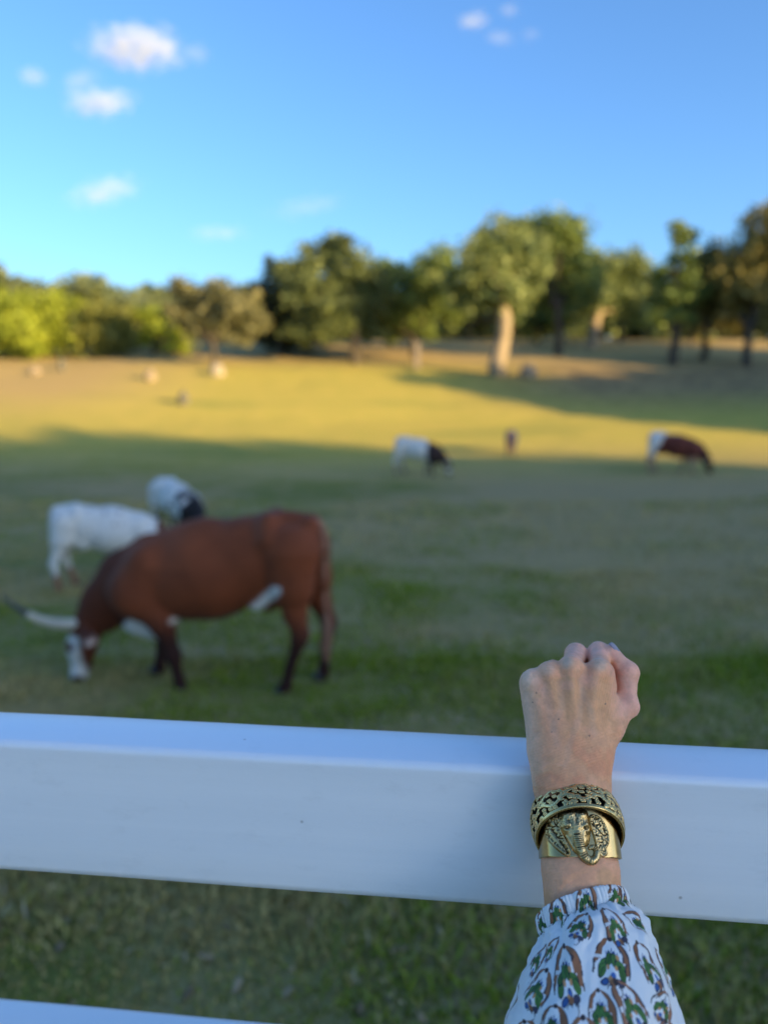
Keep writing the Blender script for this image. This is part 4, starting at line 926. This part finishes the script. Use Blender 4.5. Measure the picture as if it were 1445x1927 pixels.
# ------------------------------------------------------------------ the printed sleeve
RG = [  # left px, right px, front semi-axis mm, front lift (deg)
 ((1013, 1724), (1172, 1683), 27.5, 24), ((1011, 1730), (1176, 1688), 29, 24), ((1015, 1748), (1181, 1702), 29, 25), ((1019, 1761), (1184, 1712), 28, 25), ((1014, 1772), (1193, 1722), 32, 24), ((1004, 1796), (1217, 1752), 42, 20),
 ((990, 1826), (1228, 1788), 50, 14), ((966, 1880), (1249, 1850), 56, 9), ((950, 1932), (1274, 1922), 60, 6), ((938, 2020), (1305, 2010), 62, 4), ((944, 2150), (1330, 2140), 60, 2), ((960, 2300), (1340, 2290), 58, 0)]
def ringp(k):
    L, Rr, rn, tau = RG[k]; a = LP(*L); b = LP(*Rr); c0 = (a+b)/2; e1 = (b-a)/2; t = R_(tau); return np.concatenate([c0, e1, (NN*math.cos(t)+AX*math.sin(t))*rn])
RK = np.array([ringp(k) for k in range(len(RG))]); NU, NW = 1150, 520
# parameter along the sleeve: more rows where the frame sees it
ks = np.concatenate([np.linspace(0, 3, 120), np.linspace(3, 4, 42)[1:], np.linspace(4, 8.4, 300)[1:], np.linspace(8.4, 11, 61)[1:]]); NW = len(ks)
RW = np.array([cr(RK, t) for t in ks]); uu = np.linspace(0, 2*math.pi, NU, endpoint=False)
cen, e1, e2 = RW[:, None, :3], RW[:, None, 3:6], RW[:, None, 6:]
CT, ST = np.cos(uu)[None, :, None], np.sin(uu)[None, :, None]
base = cen+e1*CT+e2*ST; outw = e1*CT/np.sum(e1**2, -1, keepdims=True)**.5+e2*ST/np.sum(e2**2, -1, keepdims=True)**.5; outw /= np.linalg.norm(outw, axis=-1, keepdims=True)
def ang_noise(fr, seed, sharp=1.0):
    P = np.stack([np.cos(uu)*fr, np.sin(uu)*fr, 0*uu], 1); return fbm(P, 1.0, seed, 2)-.5
k_ = ks[:, None]
cuffm = (1-sstep(k_, 2.85, 3.1)); gather = sstep(k_, 3.0, 3.25)
pl = np.abs(np.sin(uu*34+ang_noise(5, 81)*12))[None]          # elastic gathers
d = cuffm*((pl**.7-.5)*2.4 + ang_noise(9, 82)[None]*1.2)
d = d - 1.1*np.exp(-((k_-3.05)/.10)**2)
big_ = ang_noise(2.3, 84)[None]*19; med = ang_noise(5.5, 85)[None]*13; fine_ = ang_noise(15, 86)[None]*7.0
fw = np.clip((k_-3.05), 0, 8)
d = d + gather*(fine_*np.exp(-fw*1.3)*sstep(fw, 0, .2)*1.7 + med*np.exp(-fw*.55)*sstep(fw, 0, .5) + big_*sstep(fw, .2, 1.6)*.55)
Pn = np.stack([np.cos(uu)[None]*2.2+0*k_, np.sin(uu)[None]*2.2+0*k_, k_*.62+0*uu[None]], -1).reshape(-1, 3)
d = d + gather*sstep(fw, .3, 1.5)*(fbm(Pn, 1.3, 88, 3).reshape(d.shape)-.5)*14
SV = base+outw*d[..., None]
# --- the block print, drawn in cloth millimetres round chosen anchor points
INK = np.array([.025, .03, .045]); CL_W = np.array([.88, .87, .84]); BRN = np.array([.34, .15, .075]); GRN = np.array([.085, .20, .05]); BLU = np.array([.055, .13, .33]); ORG_ = np.array([.66, .33, .13]); DKB = np.array([.06, .045, .045])
SC = np.tile(CL_W, (NW*NU, 1)); SVf = SV.reshape(-1, 3); Of = outw.reshape(-1, 3)
E1h = (e1/np.linalg.norm(e1, axis=-1, keepdims=True)+0*CT); tanu = np.cross(np.broadcast_to(AX, outw.shape), outw).reshape(-1, 3); tanu /= np.linalg.norm(tanu, axis=1)[:, None]
def ell(p, q_, x, y, rx, ry, a=0):
    ca, sa = math.cos(a), math.sin(a); u = (p-x)*ca+(q_-y)*sa; v = -(p-x)*sa+(q_-y)*ca; return 1-np.sqrt((u/rx)**2+(v/ry)**2)
def motif(ctr, scx, scy, rot, seed, half=False):
    """ctr: index of the anchor vertex; scx, scy: half sizes in mm"""
    n = Of[ctr]; right = tanu[ctr]; 
    right = right if right@XX > 0 or abs(right@XX) < .2 else -right
    up = AX-n*(AX@n); up /= np.linalg.norm(up); right = np.cross(up, n)
    D = SVf-SVf[ctr]; sel = np.where((np.abs(D).max(1) < 1.6*max(scx, scy)) & (Of@n > .05))[0]; D = D[sel]
    p = D@right; q_ = D@up; c_, s_ = math.cos(rot), math.sin(rot); p, q_ = (p*c_+q_*s_)/scx, (-p*s_+q_*c_)/scy
    Pp = np.stack([p*2+seed, q_*2, 0*p], 1); p = p+(fbm(Pp, 1.2, seed, 2)-.5)*.16; q_ = q_+(fbm(Pp, 1.2, seed+9, 2)-.5)*.16
    rgm = np.random.default_rng(seed); C = SC[sel]
    def paint(m, col, a=1.0):
        nonlocal C
        m = (np.clip(m, 0, 1)*a)[:, None]; C = C*(1-m)+np.array(col)*m
    def fill(e, col, ol=.10, w_=.0, off=.0):
        # outline slips a little off the colour, as in hand block printing
        paint(sstep(e, 0, .06), col)
        if ol: paint((1-sstep(np.abs(e-.03), ol*.35, ol))*(fbm(Pp, 2.3, int(seed*3+ol*100), 2) > .42), INK, .95)
    wob = fbm(Pp, 1.5, seed+3, 2)-.5
    # brown teardrop arch
    topq = np.clip((q_+.1)/1.05, 0, 1); wdt = .80*np.sqrt(np.clip(1-topq**2.2, 0, 1))+.02
    rad = np.abs(p-.04*np.sin(q_*3))/wdt; band_ = (rad < 1) & (q_ > -.32+wob*.3) & (q_ < .97)
    flip = 1 if seed % 3 else -1; inner = .70+.26*wob*2-.17*(p*flip > 0)-.22*sstep(q_, .55, .9)+.2*(q_ < .1)
    paint((band_ & (rad > inner)).astype(float)*(1-((p < -.1) & (q_ > .12) & (q_ < .26))*.9), BRN*(.85+.4*rgm.random()))
    edge_ = (1-sstep(np.abs(rad-1.0), .03, .075))*((q_ > -.45) & (q_ < .93))*(wob > -.17); paint(edge_, INK, .9)
    paint((1-sstep(np.abs(rad-inner), .03, .08))*((q_ > -.1) & (q_ < .85))*(wob > .0), INK, .85)
    paint(sstep(ell(p, q_, -.02, .93, .14, .12), 0, .3), DKB)
    # dashes
    for k in range(5):
        x = -.26+.13*k; paint(sstep(ell(p, q_, x, .50-.6*abs(x), .028, .10, -x*1.2), 0, .3), INK if k % 2 else BLU*.7)
    fill(ell(p, q_, -.12, .34, .085, .11), BLU*1.3, .3); fill(ell(p, q_, .10, .38, .09, .10), BLU, 0)
    # leaves
    for k, (x, y, a) in enumerate(((-.44, -.28, 1.15), (-.36, -.02, .6), (-.14, .14, 1.35), (.12, .12, 1.9), (.36, -.04, 2.5), (.44, -.28, 2.1))):
        fill(ell(p, q_, x, y, .27, .16, a), GRN*(.8+.5*rgm.random()), .17)
        paint((1-sstep(np.abs(-(p-x)*math.sin(a)+(q_-y)*math.cos(a)), .008, .022))*(ell(p, q_, x, y, .2, .1, a) > 0), INK, .7)
    for x, y in ((-.18, -.16), (.16, -.12), (.24, .24)): paint(sstep(ell(p, q_, x, y, .08, .10), 0, .15), ORG_)
    # flower and curls
    if not half:
        fill(ell(p, q_, -.30, -.66, .19, .13, .5), BLU, .2); fill(ell(p, q_, .32, -.60, .20, .13, -.3), DKB*1.2+BLU*.2, .2); fill(ell(p, q_, .02, -.42, .10, .13, .1), BLU*1.4, .25)
        fill(ell(p, q_, .04, -.64, .15, .15), BRN, .16); paint(sstep(ell(p, q_, -.08, -.5, .08, .07), 0, .2), ORG_)
        for x, y, r, a0, a1 in ((-.05, -.90, .16, .3, 3.2), (.24, -.92, .17, -1.8, 1.2), (.34, -.84, .10, 0, 2.6)):
            aa = np.arctan2(q_-y, p-x); paint((1-sstep(np.abs(np.hypot(p-x, q_-y)-r), .012, .032))*((aa > a0) & (aa < a1)), INK, .9)
    SC[sel] = C
def anchor(px, py):
    X_, Y_ = near_px(SVf); fr = (Of@NN) > -.1; dd = np.where(fr, np.hypot(X_-px, Y_-py), 1e9); return int(np.argmin(dd))
MS = [(1066, 1840, 13.5, 25, .05, 1), (1152, 1815, 14.5, 23, -.12, 2), (1222, 1822, 10, 24, .10, 3), (1006, 1868, 12, 22, -.45, 4), (1092, 1748, 12, 14, -.35, 5), (1158, 1746, 9.5, 19, .22, 6), (1205, 1738, 8, 16, .6, 7), (1134, 1912, 12, 22, .1, 8),
      (1188, 1902, 12, 22, .35, 9), (1246, 1898, 13, 14, -.9, 10), (1040, 1940, 14, 20, .0, 11), (1009, 1812, 6, 18, -.35, 12), (968, 1888, 6, 14, -.2, 13), (1100, 1975, 14, 22, .1, 14), (1190, 1985, 14, 22, -.1, 15), (990, 1965, 13, 20, .1, 16), (1260, 1975, 12, 20, 0, 17), (1036, 1792, 5, 12, -.3, 18)]
for m in MS: motif(anchor(m[0], m[1]), m[2]*1.0*(.92+.16*((m[5]*7) % 5)/4), m[3]*.80*(.9+.2*((m[5]*3) % 4)/3), m[4]+.12*math.sin(m[5]*2.1), m[5])
CUFFM = [(1050, 1724, 8.5, 15, -.05), (1104, 1700, 9.5, 15, -.1), (1157, 1691, 8.5, 13, -.05), (1022, 1742, 6, 14, -.05), (1179, 1698, 5, 13, 0)]
for k, m in enumerate(CUFFM): motif(anchor(m[0], m[1]), *m[2:], 30+k, True)
done = [SVf[anchor(m[0], m[1])] for m in MS]+[SVf[anchor(m[0], m[1])] for m in CUFFM]
for a_ in np.linspace(0, 345, 15):       # the side away from the lens
    for kk in (1.6, 4.4, 5.6, 6.8, 7.8, 8.6, 9.1, 9.6, 10.1, 10.6):
        j = int(np.argmin(np.abs(ks-kk))); i = int((a_+(kk*17) % 24)/360*NU) % NU; vi = j*NU+i
        if min(np.linalg.norm(SVf[vi]-p_) for p_ in done) < (15 if kk < 3 else 30): continue
        done.append(SVf[vi]); motif(vi, 8.5 if kk < 3 else 13, 13 if kk < 3 else 18, .12*math.sin(a_+kk*3), 50+int(a_+kk*3) % 40, kk < 3)
i = np.arange(NW-1)[:, None]*NU; k = np.arange(NU)[None]; k2 = (k+1) % NU; SQ = np.stack([i+k, i+NU+k, i+NU+k2, i+k2], -1).reshape(-1, 4)
q = N('printed_cotton'); at = q.attr(); co = q.coord('Object'); nb = q.noise(1400, 3, .6, co); nb2 = q.noise(60, 4, .6, co)
q.set(Base_Color=at, Roughness=.85, Sheen_Weight=.15, Specular_IOR_Level=.2, Normal=q.bump(nb2, .35, .004, q.bump(nb, .25, .0004)))
tr = q.n('ShaderNodeBsdfTranslucent'); q.l(at, tr.inputs['Color']); ms = q.n('ShaderNodeMixShader'); ms.inputs[0].default_value = .14
q.l(q.b.outputs[0], ms.inputs[1]); q.l(tr.outputs[0], ms.inputs[2]); q.l(ms.outputs[0], q.t.nodes['Material Output'].inputs[0])
kcut = int(np.argmin(np.abs(ks-3.04)))
slv = arm_obj('sleeve', SVf[kcut*NU:], SQ[:(NW-1-kcut)*NU], q.m, person, SC[kcut*NU:])
arm_obj('sleeve_cuff', SVf[:(kcut+1)*NU], SQ[:kcut*NU], q.m, slv, SC[:(kcut+1)*NU])
for o_ in (slv, bpy.data.objects['sleeve_cuff']):
    sm = o_.modifiers.new('thick', 'SOLIDIFY'); sm.thickness = .0005; sm.offset = -1
